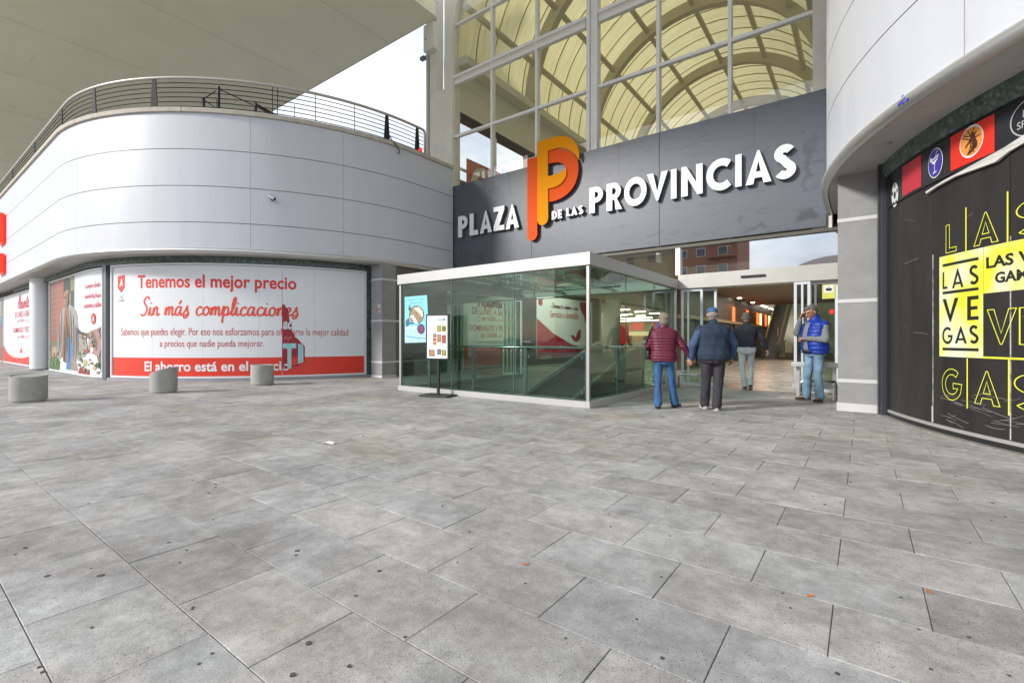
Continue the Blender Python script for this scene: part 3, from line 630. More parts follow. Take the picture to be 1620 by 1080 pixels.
lprint(cursive('La mejor oferta', .2), 134.5, 159, 445, 458, cur2, f2, off=.014); lprint(cursive('de productos frescos', .2), 134, 162, 461, 474, cur2, f2, off=.014); lprint(cursive('de panaderia y cafeteria', .2), 133, 162.5, 475, 490, cur2, f2, off=.014)
lprint(fill([arc(.5, .5, .5, 0, 345, 22)]), 144.5, 151.5, 495, 513, redp, f2, 'emblem', off=.014); lprint(fill([[(.0, 0), (.3, .5), (.5, 1), (.8, .6), (1, 0), (.6, .3)]]), 146.5, 149.5, 499, 509, whitep, f2, 'emblem_figure', off=.017)
# --- bay with opening hours
f3 = bay(sA+.03, sB+.4, .05, 3.2)
MB().slab(LW, sA+.08, sB+.35, .1, 3.15, -.05, .001, 4).build('poster_panel', [whitep], f3)
lprint(cursive('Abierto', .24), 28, 48, 464, 489, cur2, f3)
lprint(text('DE LUNES A SABADO', .02), 23.5, 53, 491, 501, cur2, f3); lprint(text('de 9:00h a 21:30h', .0), 28, 50, 503.5, 509, cur2, f3)
lprint(text('DOMINGOS Y FESTIVOS', .02), 21, 54, 517, 526, cur2, f3); lprint(text('de 10:00h a 21:00h', .0), 28, 50, 529.5, 535, cur2, f3)
v, f = fill([[(0, 0), (0, .26), (.08, .18), (.2, .12), (.35, .085), (.5, .08), (.7, .09), (.85, .12), (1, .17), (1, 0)]])
mb = MB(); mb.add([LW(sA+.085+(sB-sA+.26)*p[0], .105+3.0*p[1], .003) for p in v], f); mb.build('red_swoosh', [redp2], f3)
bird = [(0, .55), (.25, .6), (.45, .4), (.6, .75), (.8, 1), (1, .9), (.92, .8), (.95, .5), (.8, .25), (.5, .1), (.2, .25), (.1, .4)]
lprint(fill([bird]), 31, 35.5, 549.5, 559, redp, f3, 'bird_emblem', off=.012)
MB().slab(LW, sA-.13, sA+.02, .02, 3.27, -.05, .05, 1).build('mullion', [greyal], lb)
f4 = bay(sA-4.2, sA-.15, .05, 3.2)
MB().slab(LW, sA-4.1, sA-.2, .1, 3.15, -.05, .001, 3).build('poster_panel', [pm('sky', (.20, .38, .55))], f4)
P4 = frac(sA-4.0, sA-.21, .105, 3.14)
P4([(.5, 0), (1, 0), (1, .45), (.8, .6), (.6, .4)], pm('orange', (.58, .14, .04)), 'picture_patch', .007, f4); P4([(.7, .2), (1, .2), (1, .5), (.9, .55)], pm('skin', (.55, .30, .18)), 'picture_patch', .009, f4); P4([(0, .6), (1, .75), (1, 1), (0, 1)], pm('crate', (.60, .55, .42)), 'picture_patch', .0075, f4)
# round column
x, y = gnd(64.5, 585.5)
mb = MB(); mb.tube([(x, y, 0), (x, y, ZB-.12)], .30, 40); c_ = mb.build('round_column', [offwhite], lb, smooth=True); c_.data.set_sharp_from_angle(angle=R_(60))
MB().tube([(x, y, 0), (x, y, .07)], .33, 40).build('column_base', [greycol], c_)
# square column at the corner and return wall
zbnd = (.47, 1.72, 2.97)
def banded(par, x0, x1, y0, y1, ztop, mats, skirt=None, name='square_column', bands=zbnd):
    e = [0 if not skirt else skirt]+[z for b in bands for z in (b-.028, b+.028)]+[ztop]
    for i in range(len(e)-1):
        if i % 2 == 0: MB().box(x0, x1, y0, y1, e[i], e[i+1]).build(name, [mats], par)
        else: MB().box(x0-.006, x1+.006, y0-.006, y1+.006, e[i], e[i+1]).build(name+'_band', [whiteband], par)
    if skirt: MB().box(x0-.015, x1+.015, y0-.015, y1+.015, 0, skirt).build('skirting', [whiteband], par)
banded(lb, -12.12, -11.61, 9.1, 9.62, ZB-.12, greycol, .07)
e = [0]+[z for b in zbnd for z in (b-.028, b+.028)]+[ZB-.12]
for i in range(len(e)-1):
    if i % 2 == 0: MB().box(-12.1, -11.62, 9.622, 11.88, e[i], e[i+1]).build('return_wall', [darkgrey], lb)
    else: MB().box(-12.1, -11.612, 9.628, 11.88, e[i], e[i+1]).build('return_wall_band', [whiteband], lb)
MB().box(-11.611, -11.60, 10.9, 11.0, .22, .32).build('wall_socket', [whiteband], lb)
o = MB().box(-11.80, -11.68, 9.084, 9.098, 1.98, 2.22); o = o.build('notice_plate', [whiteband], lb)
MB().add([(-11.74+.045*math.cos(a*math.pi/8), 9.08, 2.06+.045*math.sin(a*math.pi/8)) for a in range(16)], [tuple(range(16))]).build('red_mark', [redp], o)
# interior left wall continuing into the hall belongs to the hall
# --- railing on the coping
rail = thing('terrace_railing', (-18.95, 3.3, ZT+.115), 'dark metal railing with thin horizontal rails curving along the top of the white building', 'railing')
RS = SE-1.25
zc = ZT+.115
def LUo(s, z, off=0): return LU(s, z, off-.18)
def curvepts(s0, s1, z, off=0, st=.3):
    n = max(2, int((s1-s0)/st)); return [LUo(s0+(s1-s0)*i/n, z, off) for i in range(n+1)]
MB().tube(curvepts(-30, RS, zc+.88)+[LUo(RS+.07, zc+.84), LUo(RS+.09, zc+.75), LUo(RS+.09, zc+.02)], .042, 8).build('handrail', [M('rail_beige', (.50, .48, .43), .4, .3)], rail, smooth=True)
for k in range(6): MB().tube(curvepts(-30, RS, zc+.12+.125*k), .0115, 6).build('rail', [railm], rail, smooth=True)
def plate(s, name='post', w0=.11, w1=.05, h=.86):
    a = LUo(s-w0, zc); b = LUo(s+w0, zc); c = LUo(s+w1, zc+h); d = LUo(s-w1, zc+h)
    n0 = LUo(s, 0, .012); n1 = LUo(s, 0, -.012); dv = Vector((n1[0]-n0[0], n1[1]-n0[1], 0)); hv = dv/2
    v = [Vector(p)-hv for p in (a, b, c, d)]+[Vector(p)+hv for p in (a, b, c, d)]
    MB().add(v, [(3, 2, 1, 0), (4, 5, 6, 7), (0, 1, 5, 4), (1, 2, 6, 5), (2, 3, 7, 6), (3, 0, 4, 7)]).build(name, [railm], rail)
for px in (-30, 20, 55, 98, 149, 244, 612): plate(on_s(px, LUo, -30, RS)[0])
plate(RS-.25)
for px in (431, 439, 499, 561): s = on_s(px, LUo, 0, RS)[0]; MB().tube([LUo(s, zc, -.01), LUo(s, zc+.86, -.01)], .011, 6).build('baluster', [railm], rail)
for px in (466, 660): s = on_s(px, LUo, 0, RS)[0]; MB().tube([LUo(s, zc, -.01), LUo(s, zc+.46, -.01)], .009, 6).build('baluster', [railm], rail)
# wire mesh behind the rails
mb = MB(); s0, s1 = on_s(246, LUo, -5, RS)[0], on_s(612, LUo, 0, RS)[0]
st = .055; n = int((s1-s0)/st); hh = .80
for i in range(n):
    for sgn in (1, -1):
        a = s0+i*st
        for (q0, q1) in ((0, .5), (.5, 1)):
            d0 = a+(hh*q0 if sgn > 0 else hh*(1-q0))*.35; d1 = a+(hh*q1 if sgn > 0 else hh*(1-q1))*.35
            p = LUo(d0, zc+.03+hh*q0, -.03); q = LUo(d1, zc+.03+hh*q1, -.03); w = .0032
            mb.add([(p[0], p[1], p[2]-w), (q[0], q[1], q[2]-w), (q[0], q[1], q[2]+w*1.0), (p[0], p[1], p[2]+w*1.0)], [(0, 1, 2, 3)])
o = mb.build('wire_mesh', [railm], rail); o['kind'] = 'stuff'
# props behind the railing
st_ = thing('folded_frame', (-8.5, 4.6, ZT+.1), 'dark folded frame of upright and slanting bars standing behind the curved railing', 'frame')
def tp(px, y, off=-.55):
    s, t = on_s(px, lambda s, z, o=0: LU(s, z, o+off), 0, RS); p = LU(s, 0, off); return (p[0], p[1], zat(y, t))
def bar(a, b, r, nm): MB().tube([tp(*a), tp(*b)], r, 6).build(nm, [darkm], st_)
bar((322, 187), (322, 156), .05, 'upright'); bar((345.5, 187), (345.5, 137.5), .055, 'upright'); bar((404, 190), (404, 163), .05, 'upright')
bar((322, 157), (346, 141), .014, 'slanting_bar'); bar((322, 158), (352, 178), .014, 'slanting_bar'); bar((346, 141), (404, 168), .016, 'slanting_bar'); bar((404, 166), (448, 190), .05, 'slanting_bar')
# red lamp and cable
s, t = on_s(666, LU, 5, SE-.2); p = LU(s, 0, -.02)
rl = thing('beacon_lamp', (p[0], p[1], zc), 'small red beacon lamp at the right end of the railing', 'lamp')
mb = MB(); mb.tube([(p[0], p[1], zc), (p[0], p[1], zc+.05)], .055, 14); mb.build('base', [darkm], rl)
mb = MB(); mb.tube([(p[0], p[1], zc+.05), (p[0], p[1], zc+.11), (p[0], p[1], zc+.135)], [.06, .06, .03], 14); mb.build('lens', [M('red_lens', (.8, .01, .01), .15, emit=(1, .02, .01), es=1.2)], rl, smooth=True)
a = [tp(615, 212, 0), tp(620, 222, .05), tp(630, 234, .08), tp(632, 240, .09), tp(630, 244, .08)]
o = MB().tube(a, .017, 6).build('loose_cable', [darkm], smooth=True); tag(o, 'black loose cable hanging over the coping beside the last railing post but one', 'cable')
# camera on the wall
s, t = on_s(431, LU, 3, SE); zz = zat(316, t); p = Vector(LU(s, zz, 0)); q = Vector(LU(s, zz, .2)); nn = (q-p).normalized(); tn = Vector((nn.y, -nn.x, 0))
cc_ = thing('security_camera', tuple(p), 'small grey bullet camera on the white curved wall', 'camera')
mb = MB(); mb.tube([p, p+nn*.02], .045, 12); mb.tube([p+nn*.02, p+nn*.12+Vector((0, 0, .03))], .014, 8); mb.build('bracket', [greyal], cc_)
ax = (nn*.55-tn*.75+Vector((0, 0, -.5))).normalized(); c0 = p+nn*.12+Vector((0, 0, .03))
mb = MB(); mb.tube([c0-ax*.11, c0+ax*.11], .042, 14); mb.build('camera_body', [M('camera_grey', (.3, .3, .3), .4)], cc_)
mb = MB(); mb.tube([c0+ax*.111, c0+ax*.122], .03, 14); mb.build('lens', [darkm], cc_)
# red channel sign cut by the left edge
rs = thing('illuminated_sign', LU(on_s(-20, LU, -30, 5)[0], 3.9, .1), 'red channel letter sign on the white wall cut by the left edge of the view', 'sign')
sgn_s = on_s(9.5, LU, -30, 5); t0 = sgn_s[1]
for (ya, yb) in ((337, 384), (401, 432)):
    za, zb2 = zat(ya, t0), zat(yb, t0); s1_ = sgn_s[0]
    MB().slab(LU, s1_-1.25, s1_, zb2, za, .03, .2, 6).build('letter', [M('sign_red', (.85, .035, .015), .35, emit=(1, .05, .02), es=.25)], rs, bevel=.04)
# ================================================================== RIGHT BUILDING
ZB2 = 3.90; zr2 = [ZB2, 4.88, 5.84, 6.80, 7.76, 8.72, 9.4]
rb = thing('arcade_building', (9, 7, 0), 'white clad building with a rounded overhang above a black hoarding, on the right', 'building')
SR0 = -1.45; SR1 = 7.4*math.pi/2+12
core = [RU(s, 0, -.06)[:2] for s in np.linspace(SR0, SR1, 70)]+[(28, 40), (-.5, 40)]
MB().prism(core, ZB2+.06, 9.38).build('wall_core', [M('core', (.3, .3, .3))], rb)
j = on_s(1527.5, RU, 0, 11.6)[0]
vj = [SR0, j, 14, SR1]
for a, b in zip(vj[:-1], vj[1:]):
    for z0, z1 in zip(zr2[:-1], zr2[1:]):
        n = max(8, int((b-a)/.15)); g_ = .014 if z0 > ZB2 else 0
        MB().slab(RU, a+.02, b-.02, z0+g_*.7, z1-.009, -.05, random.uniform(-.001, .001), n).build('cladding_panel', [white_clad], rb, smooth=True).data.set_sharp_from_angle(angle=R_(40))
MB().slab(RU, SR0, SR1, ZB2+.02, 9.35, -.058, -.035, 80).build('joint_backing', [M('joint_grey', (.16, .16, .17), .7)], rb)
MB().slab(RU, j-.013, j+.013, ZB2+.02, 9.35, -.034, -.008, 1).build('joint_strip', [whiteband], rb)
lip2 = [(o_, z_-ZB+ZB2) for o_, z_ in lip]
v, f = sweep(RU, lip2, SR0, SR1, 110); MB().add(v, f).build('edge_trim', [alu], rb, smooth=True).data.set_sharp_from_angle(angle=R_(60))
for i in range(14):
    a = SR0+i*1.3; b = a+1.3; soffit(RU, a+.003, b-.003, -.03, -1.6, ZB2-.11, 5, 'soffit_panel', rb)
ZS = ZB2-.11; ZMR = ZS-.235; ZH = 3.10
core = [RW(s, 0, -.09)[:2] for s in np.linspace(-1.4, 6.75*math.pi/2+12, 60)]+[(28, 40), (.6, 40), (.6, 12)]
MB().prism(core, 0, ZS).build('shop_wall', [darkgrey], rb)
s0r = on_s(1404, RW, -1, 8)[0]
for i in range(8):
    a = s0r-.25+i*1.15; b = a+1.15; MB().slab(RW, a+.002, b-.002, ZMR, ZS-.001, -.08, .05, 6).build('marble_slab', [MT['green_marble']], rb)
hd = MB().slab(RW, s0r, 9.5, ZH, ZMR-.01, -.08, .015, 30).build('header_band', [M('black_header', (.018, .018, .02), .22)], rb)
MB().slab(RW, s0r, 9.5, ZH-.02, ZH-.004, -.05, .032, 30).build('header_bead', [darkm], rb)
# hoarding boards
sj = [s0r+.14, on_s(1478, RW, 0, 9)[0], on_s(1601, RW, 0, 9)[0], on_s(1601, RW, 0, 9)[0]+1.22, on_s(1601, RW, 0, 9)[0]+2.44]
for a, b in zip(sj[:-1], sj[1:]): MB().slab(RW, a+.003, b-.004, .125, ZH-.022, -.05, .012, 10).build('hoarding_board', [hoard], rb)
for s in sj[1:3]:
    st2 = M('chipped_edge', (.60, .58, .53), .8, vs=9, va=.85, col2=(.03, .03, .03), stretch=(1, 1, .8)); MB().slab(RW, s-.005, s+.006, .13, ZH-.9, .0, .016, 1).build('chipped_joint', [st2], rb)
MB().slab(RW, sj[1]-.022, sj[1]-.006, .13, .33, .0, .015, 1).build('chipped_corner', [whiteband], rb)
MB().slab(RW, s0r+.13, 9.5, .085, .122, -.05, .035, 30).build('sill_strip', [M('sill_grey', (.35, .34, .33), .6)], rb)
MB().slab(RW, s0r, 9.5, .03, .083, -.05, .03, 30).build('sill_rail', [darkm], rb)
MB().slab(RW, s0r-.02, 9.5, 0, .028, -.05, .115, 30).build('kerb', [M('kerb_stone', (.30, .28, .25), .8, vs=8, va=.3)], rb)
for k, (w0, w1, o1, mt) in enumerate(((-.10, -.035, .10, M('dark_jamb', (.045, .048, .06), .35)), (-.033, .03, .05, darkm), (.032, .06, .09, M('dark_jamb', (.045, .048, .06), .35)), (.062, .128, .03, darkm))):
    MB().slab(RW, s0r+w0, s0r+w1, 0, ZMR if k > 0 else ZS, -.05, o1, 1).build('door_jamb', [mt], rb)
banded(rb, -.34, .22, 9.33, 10.6, ZS, greycol, .13, bands=(.49, 1.77, 3.07))
MB().box(-.28, .26, 10.605, 12.2, 0, ZS).build('return_wall', [darkgrey], rb)
# soffit light
def rs_(px, off=0, lo=-1, hi=9): return on_s(px, lambda s, z, o=0: RW(s, z, o+off), lo, hi)
dx, dy = ray(1399); t = (ZS-H)*F0/(HY-228); sx, sy = dx*t, dy*t
mb = MB(); mb.tube([(sx, sy, ZS-.02), (sx, sy, ZS+.01)], .085, 20); dl = mb.build('downlight', [alu], rb); MB().tube([(sx, sy, ZS-.022), (sx, sy, ZS-.019)], .065, 20).build('downlight_glass', [M('milk_glass', (.5, .48, .45), .3)], dl)
def rz_(px, y, off=.0): s, t = rs_(px, off); return zat(y, t)
def rprint(vf, px0, px1, z0, z1, mat, par, name='lettering', off=.016, depth=0):
    mb = MB(); place(mb, vf, RW, rs_(px0)[0], rs_(px1)[0], z0, z1, off, depth); return mb.build(name, [mat], par)
# pictograms on the header
def zr_at(px, ya, yb): return rz_(px, yb), rz_(px, ya)
za, zb3 = zr_at(1541, 180, 262)
circ = lambda: fill([arc(.5, .5, .5, 0, 354, 30)])
ring = lambda w: fill([arc(.5, .5, .5, 0, 354, 30), arc(.5, .5, .5-w, 0, 354, 30)])
MB().grid(RW, rs_(1506.5)[0], rs_(1576.5)[0], ZH+.02, ZMR-.03, .018, 8).build('red_square', [redp], hd)
MB().grid(RW, rs_(1430)[0], rs_(1460)[0], ZH+.02, ZMR-.03, .018, 8).build('red_square', [M('faded_red', (.55, .03, .05), .4)], hd)
z0, z1 = rz_(1541, 248), rz_(1541, 198)
b = rprint(circ(), 1521.5, 1559.5, z0, z1, whitep, hd, 'basketball_disc', .021)
rprint(circ(), 1523, 1558, z0+.02, z1-.02, M('ball_orange', (.78, .30, .06), .5), hd, 'basketball', .024)
sa, sb = rs_(1523)[0], rs_(1558)[0]
def unit(a, b, z0, z1, off):
    return lambda u, w, o=0: RW(a+(b-a)*u, z0+(z1-z0)*w, off)
U = unit(sa, sb, z0+.02, z1-.02, .027); mb = MB()
for ln in (arc(-.1, .5, .62, -45, 45, 8), arc(1.1, .5, .62, 135, 225, 8), [(.1, .75), (.5, .55), (.92, .6)], arc(.5, 1.2, .5, 225, 300, 8)):
    v, f = fill([stroke(ln, .035)]); mb.add([U(p[0], p[1]) for p in v], f)
mb.build('ball_seam', [M('seam_brown', (.06, .02, .01), .6)], hd)
U = unit(sa, sb, z0+.02, z1-.02, .030); mb = MB()
v, f = fill([[(.42, .05), (.62, .15), (.78, .22), (.80, .38), (.70, .60), (.70, .74), (.60, .80), (.55, .70), (.42, .52), (.25, .38), (.27, .34), (.45, .47), (.56, .52), (.58, .35), (.55, .22), (.40, .12)]]); mb.add([U(p[0], p[1]) for p in v], f); mb.build('player_figure', [M('seam_brown', (.06, .02, .01), .6)], hd)
z0, z1 = rz_(1483, 281), rz_(1483, 234.5)
rprint(circ(), 1471.5, 1495, z0, z1, whitep, hd, 'cocktail_disc', .021); rprint(circ(), 1472.5, 1494, z0+.012, z1-.012, M('pict_blue', (.05, .04, .32), .45), hd, 'cocktail_disc_face', .024)
U = unit(rs_(1472.5)[0], rs_(1494)[0], z0, z1, .027); mb = MB()
for ln, w in (([(.2, .62), (.8, .72)], .05), ([(.3, .52), (.68, .6)], .06), ([(.48, .52), (.48, .2)], .04), ([(.35, .17), (.62, .2)], .04), ([(.55, .65), (.62, .85), (.72, .88)], .035), ([(.15, .6), (.2, .7), (.3, .66)], .06), ([(.25, .6), (.48, .48), (.72, .66)], .045)):
    v, f = fill([stroke(ln, w)]); mb.add([U(p[0], p[1]) for p in v], f)
mb.build('cocktail_glass', [whitep], hd)
z0, z1 = rz_(1419, 327), rz_(1419, 289)
rprint(circ(), 1413.5, 1424, z0, z1, whitep, hd, 'football_disc', .021)
U = unit(rs_(1413.5)[0], rs_(1424)[0], z0, z1, .024); mb = MB()
for c in ((.5, .5, .17), (.5, .88, .1), (.15, .62, .1), (.85, .62, .1), (.28, .18, .1), (.72, .18, .1)):
    v, f = fill([arc(c[0], c[1], c[2], 18, 306, 4)]); mb.add([U(p[0], p[1]) for p in v], f)
mb.build('football_patch', [darkm], hd)
z0, z1 = rz_(1612, 210), rz_(1612, 160)
mb = MB(); place(mb, ring(.035), RW, rs_(1601)[0], rs_(1601)[0]+.42, ZH+.04, ZMR-.04, .02); mb.build('dart_ring', [M('ring_grey', (.4, .4, .4), .5)], hd)
mb = MB(); place(mb, text('LIVE\nSPORT', .01), RW, rs_(1601)[0]+.07, rs_(1601)[0]+.35, ZH+.14, ZMR-.14, .02); mb.build('ring_lettering', [M('ring_grey', (.4, .4, .4), .5)], hd)
# torn white strip
tw = [(1472, 303, 1), (1500, 285, 1), (1560, 253, 1), (1600, 232, 1), (1640, 215, 1)]; tlow = [(1640, 228), (1604, 240), (1585, 256), (1560, 265), (1520, 279), (1490, 295), (1474, 306)]
v = []
pts = [(p[0], p[1]) for p in tw]+tlow
vv = []
for p_, q_ in pts:
    s, t = rs_(min(p_, 1619)); vv.append((s+(.0 if p_ <= 1619 else .12), zat(q_, t)))
mb = MB(); v, f = fill([vv], ext=.5); mb.add([RW(p[0], p[1], .03+.035*(p[2]+.5)*(.3+.7*abs(math.sin(p[0]*7)))) for p in v], f); mb.build('torn_strip', [M('torn_white', (.62, .60, .56), .7, vs=6, va=.12)], rb)
# yellow panels and outline lettering
vb = thing('hoarding_banner', RW(5.5, 1.2, .02), 'black and yellow banner lettered LAS VEGAS on the hoarding at the right edge', 'banner')
glow = MT.get('x') or None
def gradyellow():
    m = bpy.data.materials.new('yellow_haze_print'); t, p = nodes(m); N = t.nodes.new; K = t.links.new
    g = N('ShaderNodeNewGeometry'); n = N('ShaderNodeTexNoise'); n.inputs['Scale'].default_value = 2.6; n.inputs['Detail'].default_value = 1; K(g.outputs['Position'], n.inputs['Vector'])
    r = N('ShaderNodeValToRGB'); e = r.color_ramp.elements; e[0].position = .38; e[0].color = (.76, .76, .05, 1); e[1].position = .66; e[1].color = (.74, .78, .62, 1); K(n.outputs['Fac'], r.inputs[0]); K(r.outputs[0], p.inputs['Base Color']); p.inputs['Roughness'].default_value = .4; return m
yh = gradyellow()
zmid0, zmid1 = rz_(1523, 565), rz_(1523, 399)
zt_ = rz_(1590, 375); zt0 = rz_(1590, 461)
MB().grid(RW, rs_(1488.5)[0], rs_(1558)[0], zmid0, zmid1, .016, 10).build('yellow_panel', [yh], vb)
MB().grid(RW, rs_(1558.5)[0], rs_(1558)[0]+1.3, zt0, zmid1, .0165, 12).build('yellow_panel', [yh], vb)
def vl(ch, px0, px1, ya, yb, t, mat, off=.0185, ol=0, pxm=None, name='letter'):
    s0, t0 = rs_(px0); s1, t1 = rs_(min(px1, 1619)); 
    if px1 > 1619: s1 = s0+px1-1619-1000
    pm_ = pxm or (px0+min(px1, 1619))/2; z0 = rz_(pm_, yb); z1 = rz_(pm_, ya)
    vf = fill(outline(ch, t, ol) if ol else glyph(ch, t)); mb = MB(); place(mb, vf, RW, s0, s1, z0, z1, off); return mb.build(name, [mat], vb)
blk = M('black_print', (.02, .02, .018), .45)
for ch, a, b, y0, y1, t in (('L', 1494, 1501.5, 430, 457, .15), ('A', 1509, 1527, 424, 455, .14), ('S', 1536.5, 1551, 419, 450, .16), ('V', 1494, 1519, 472, 509, .17), ('E', 1533, 1551, 468, 506, .17), ('G', 1493.5, 1510, 517, 544, .15), ('A', 1513.5, 1532.5, 516, 543, .15), ('S', 1536.5, 1551, 514, 543.5, .16)):
    vl(ch, a, b, y0, y1, t, blk)
for ya in (414.5, 460, 552.5):
    pmx = 1522; MB().grid(RW, rs_(1494)[0], rs_(1551)[0], rz_(pmx, ya+2.2), rz_(pmx, ya-2.2), .0185, 6).build('black_bar', [blk], vb)
ol = .036
sg = rs_(1499)[0]
vl('L', 1499, 1516, 354, 399, .19, yellowp, ol=.046); vl('A', 1543, 1583, 335, 386, .2, yellowp, ol=.044); vl('V', 1564, 1612, 488, 545, .2, yellowp, ol=.042)
vl('G', 1493, 1525, 583, 633, .2, yellowp, ol=.046); vl('A', 1544, 1586, 587, 641, .2, yellowp, ol=.044)
sS = rs_(1610)[0]
def vs(ch, s0, w, z0, z1, t=.2, ol=.044):
    mb = MB(); place(mb, fill(outline(ch, t, ol)), RW, s0, s0+w, z0, z1, .0185); mb.build('letter', [yellowp], vb)
zL0, zL1 = rz_(1563, 386), rz_(1563, 335); vs('S', sS, .36, zL0, zL1)
zG0, zG1 = rz_(1565, 641), rz_(1565, 587); vs('S', sS-.02, .36, zG0, zG1)
zE0, zE1 = rz_(1588, 545), rz_(1588, 488); vs('E', rs_(1615)[0], .36, zE0, zE1)
for px, ya, yb in ((1531, 328, 403), (1597, 303, 387), (1533, 567, 646), (1599, 568, 657)):
    s, t = rs_(px); MB().grid(RW, s-.008, s+.008, zat(yb, t), zat(ya, t), .0182, 1).build('yellow_line', [yellowp], vb)
MB().grid(RW, rs_(1558)[0], rs_(1558)[0]+1.3, zmid0, zmid0+.02, .0185, 10).build('yellow_line', [yellowp], vb)
zz0, zz1 = rz_(1590, 407), rz_(1590, 431)
s0_ = rs_(1563)[0]
mb = MB(); place(mb, text('LAS VEGAS', .035), RW, s0_, s0_+.92, rz_(1590, 421), rz_(1590, 402), .0185); mb.build('lettering', [blk], vb)
mb = MB(); place(mb, text('GAMING', .035), RW, rs_(1577)[0], rs_(1577)[0]+.62, rz_(1597, 446), rz_(1597, 428), .0185); mb.build('lettering', [blk], vb)
# scratches
random.seed(5); mb = MB()
for _ in range(60):
    s = random.uniform(sj[1]+.1, sj[2]+.9); z = random.uniform(.18, .55)
    if random.random() < .2: s = random.uniform(sj[0], sj[3]); z = random.uniform(.6, 2.9)
    L_ = random.uniform(.05, .35); a = random.gauss(0, .25); w = random.uniform(.0008, .002); c = random.uniform(-.5, .5)
    for i in range(4):
        q = [(s+L_*k/4, z+a*L_*k/4+c*(k/4)**2*.1) for k in (i, i+1)]
        mb.add([RW(q[0][0], q[0][1]-w, .0195), RW(q[1][0], q[1][1]-w, .0195), RW(q[1][0], q[1][1]+w, .0195), RW(q[0][0], q[0][1]+w, .0195)], [(0, 1, 2, 3)])
o = mb.build('scratches', [M('scratch', (.33, .32, .30), .7)], rb); o['kind'] = 'stuff'
mb = MB(); s, t = on_s(1428, lambda s, z, o=0: RU(s, z, o+.08), 0, 11); zz = zat(160, t)
for i in range(9): a = s+random.uniform(-.09, .09); b = zz+random.uniform(-.05, .05)+(a-s)*.0; mb.add([RU(a, b, .0885), RU(a+.035, b+.01, .0885), RU(a+.03, b+.028, .0885), RU(a-.005, b+.015, .0885)], [(0, 1, 2, 3)])
mb.build('blue_graffiti', [M('blue_paint', (.03, .05, .55), .4)], rb)
# ================================================================== ENTRANCE HALL
YD, YS, YW = 11.87, 12.15, 12.35
hall = thing('entrance_hall', (-6, 13, 0), 'entrance hall with a tall arched window wall and a yellow barrel vaulted roof behind it', 'building')
xl, xr, zsp = -11.75, -.9, 11.3
cxv = (xl+xr)/2; RV = (xr-xl)/2
# arched front frame: spandrel wall with the opening
ar = [(cxv+RV*math.cos(R_(a)), zsp+RV*math.sin(R_(a))) for a in np.linspace(0, 180, 41)]
for k, (i0, i1) in enumerate(((0, 20), (20, 40))):
    seg = ar[i0:i1+1]; top = [(q[0], 17.6) for q in seg[::-1]]
    side = [(xr+.55 if k == 0 else xl-.45, 17.6), (xr+.55 if k == 0 else xl-.45, zsp)]
    poly = (seg+[(cxv, 17.6), (xr+.45, 17.6), (xr+.45, zsp)] if k == 0 else seg+[(xl-.35, zsp), (xl-.35, 17.6), (cxv, 17.6)])
    n = len(poly); v = [(p[0], YW-.12, p[1]) for p in poly]+[(p[0], YW+.25, p[1]) for p in poly]
    vf = fill([poly]); vv = [(p[0], YW-.12, p[1]) for p in vf[0]]; vb_ = [(p[0], YW+.25, p[1]) for p in vf[0]]; nn_ = len(vv)
    f = list(vf[1])+[tuple(i+nn_ for i in q[::-1]) for q in vf[1]]
    mb = MB(); mb.add(vv+vb_, f); mb.add(v, [(i, (i+1) % n, n+(i+1) % n, n+i) for i in range(n)]); mb.build('spandrel', [cream], hall)
# outer pilasters on the left: flat, pipe, flat
def pxx(px, c=YW): return on_y(px, c)[0]
xp0 = pxx(672); xp1 = pxx(719)
MB().box(xp0+.32, xp1-.42, YW-.05, YW+.3, 3.2, 10.2).build('pilaster', [cream], hall, bevel=.01)
MB().box(xp0+.32, xp1-.85, YW-.05, YW+.3, 10.2, 16).build('pilaster', [cream], hall, bevel=.01)
MB().box(xp1-.40, xp1, YW-.13, YW+.3, 3.2, zsp).build('pilaster', [cream], hall, bevel=.012)
pts = [(xp0+.09, YW+.1, 3.2), (xp0+.09, YW+.1, 16)]
mb = MB(); mb.tube(pts, .085, 14)
mb.build('downpipe', [M('pipe_cream', (.55, .53, .47), .5)], hall, smooth=True)
mb = MB(); mb.tube([(xp0+.25, YW+.12, 3.2), (xp0+.25, YW+.12, 16)], .06, 10); mb.build('downpipe', [M('pipe_dark', (.40, .38, .33), .5)], hall, smooth=True)
x, t = on_y(687, YW); zb0, zb1 = zat(86, t), zat(45, t)
bx = MB().box(pxx(680), pxx(696), YW-.32, YW-.05, zb0, zb1).build('junction_box', [cream], hall, bevel=.01)
MB().box(pxx(683)-.01, pxx(683)+.03, YW-.326, YW-.319, zb0+.4, zb0+.47).build('lock', [darkm], bx)
x, t = on_y(668, YW); zz = zat(92, t)
fl = thing('floodlight', (x, YW, zz), 'small grey floodlight on the left edge of the cream pilaster', 'lamp')
MB().box(x-.12, x+.10, YW-.02, YW+.12, zz-.06, zz+.07).build('lamp_head', [greyal], fl, bevel=.015); MB().tube([(x+.1, YW+.05, zz), (x+.25, YW+.05, zz+.16)], .02, 6).build('bracket', [greyal], fl)
# right jamb
MB().box(xr, xr+.36, YW-.13, YW+.3, 3.2, zsp).build('pilaster', [cream], hall, bevel=.012)
MB().box(xr+.37, 1.2, YW-.02, YW+.3, 3.9, 16).build('pilaster', [cream], hall)
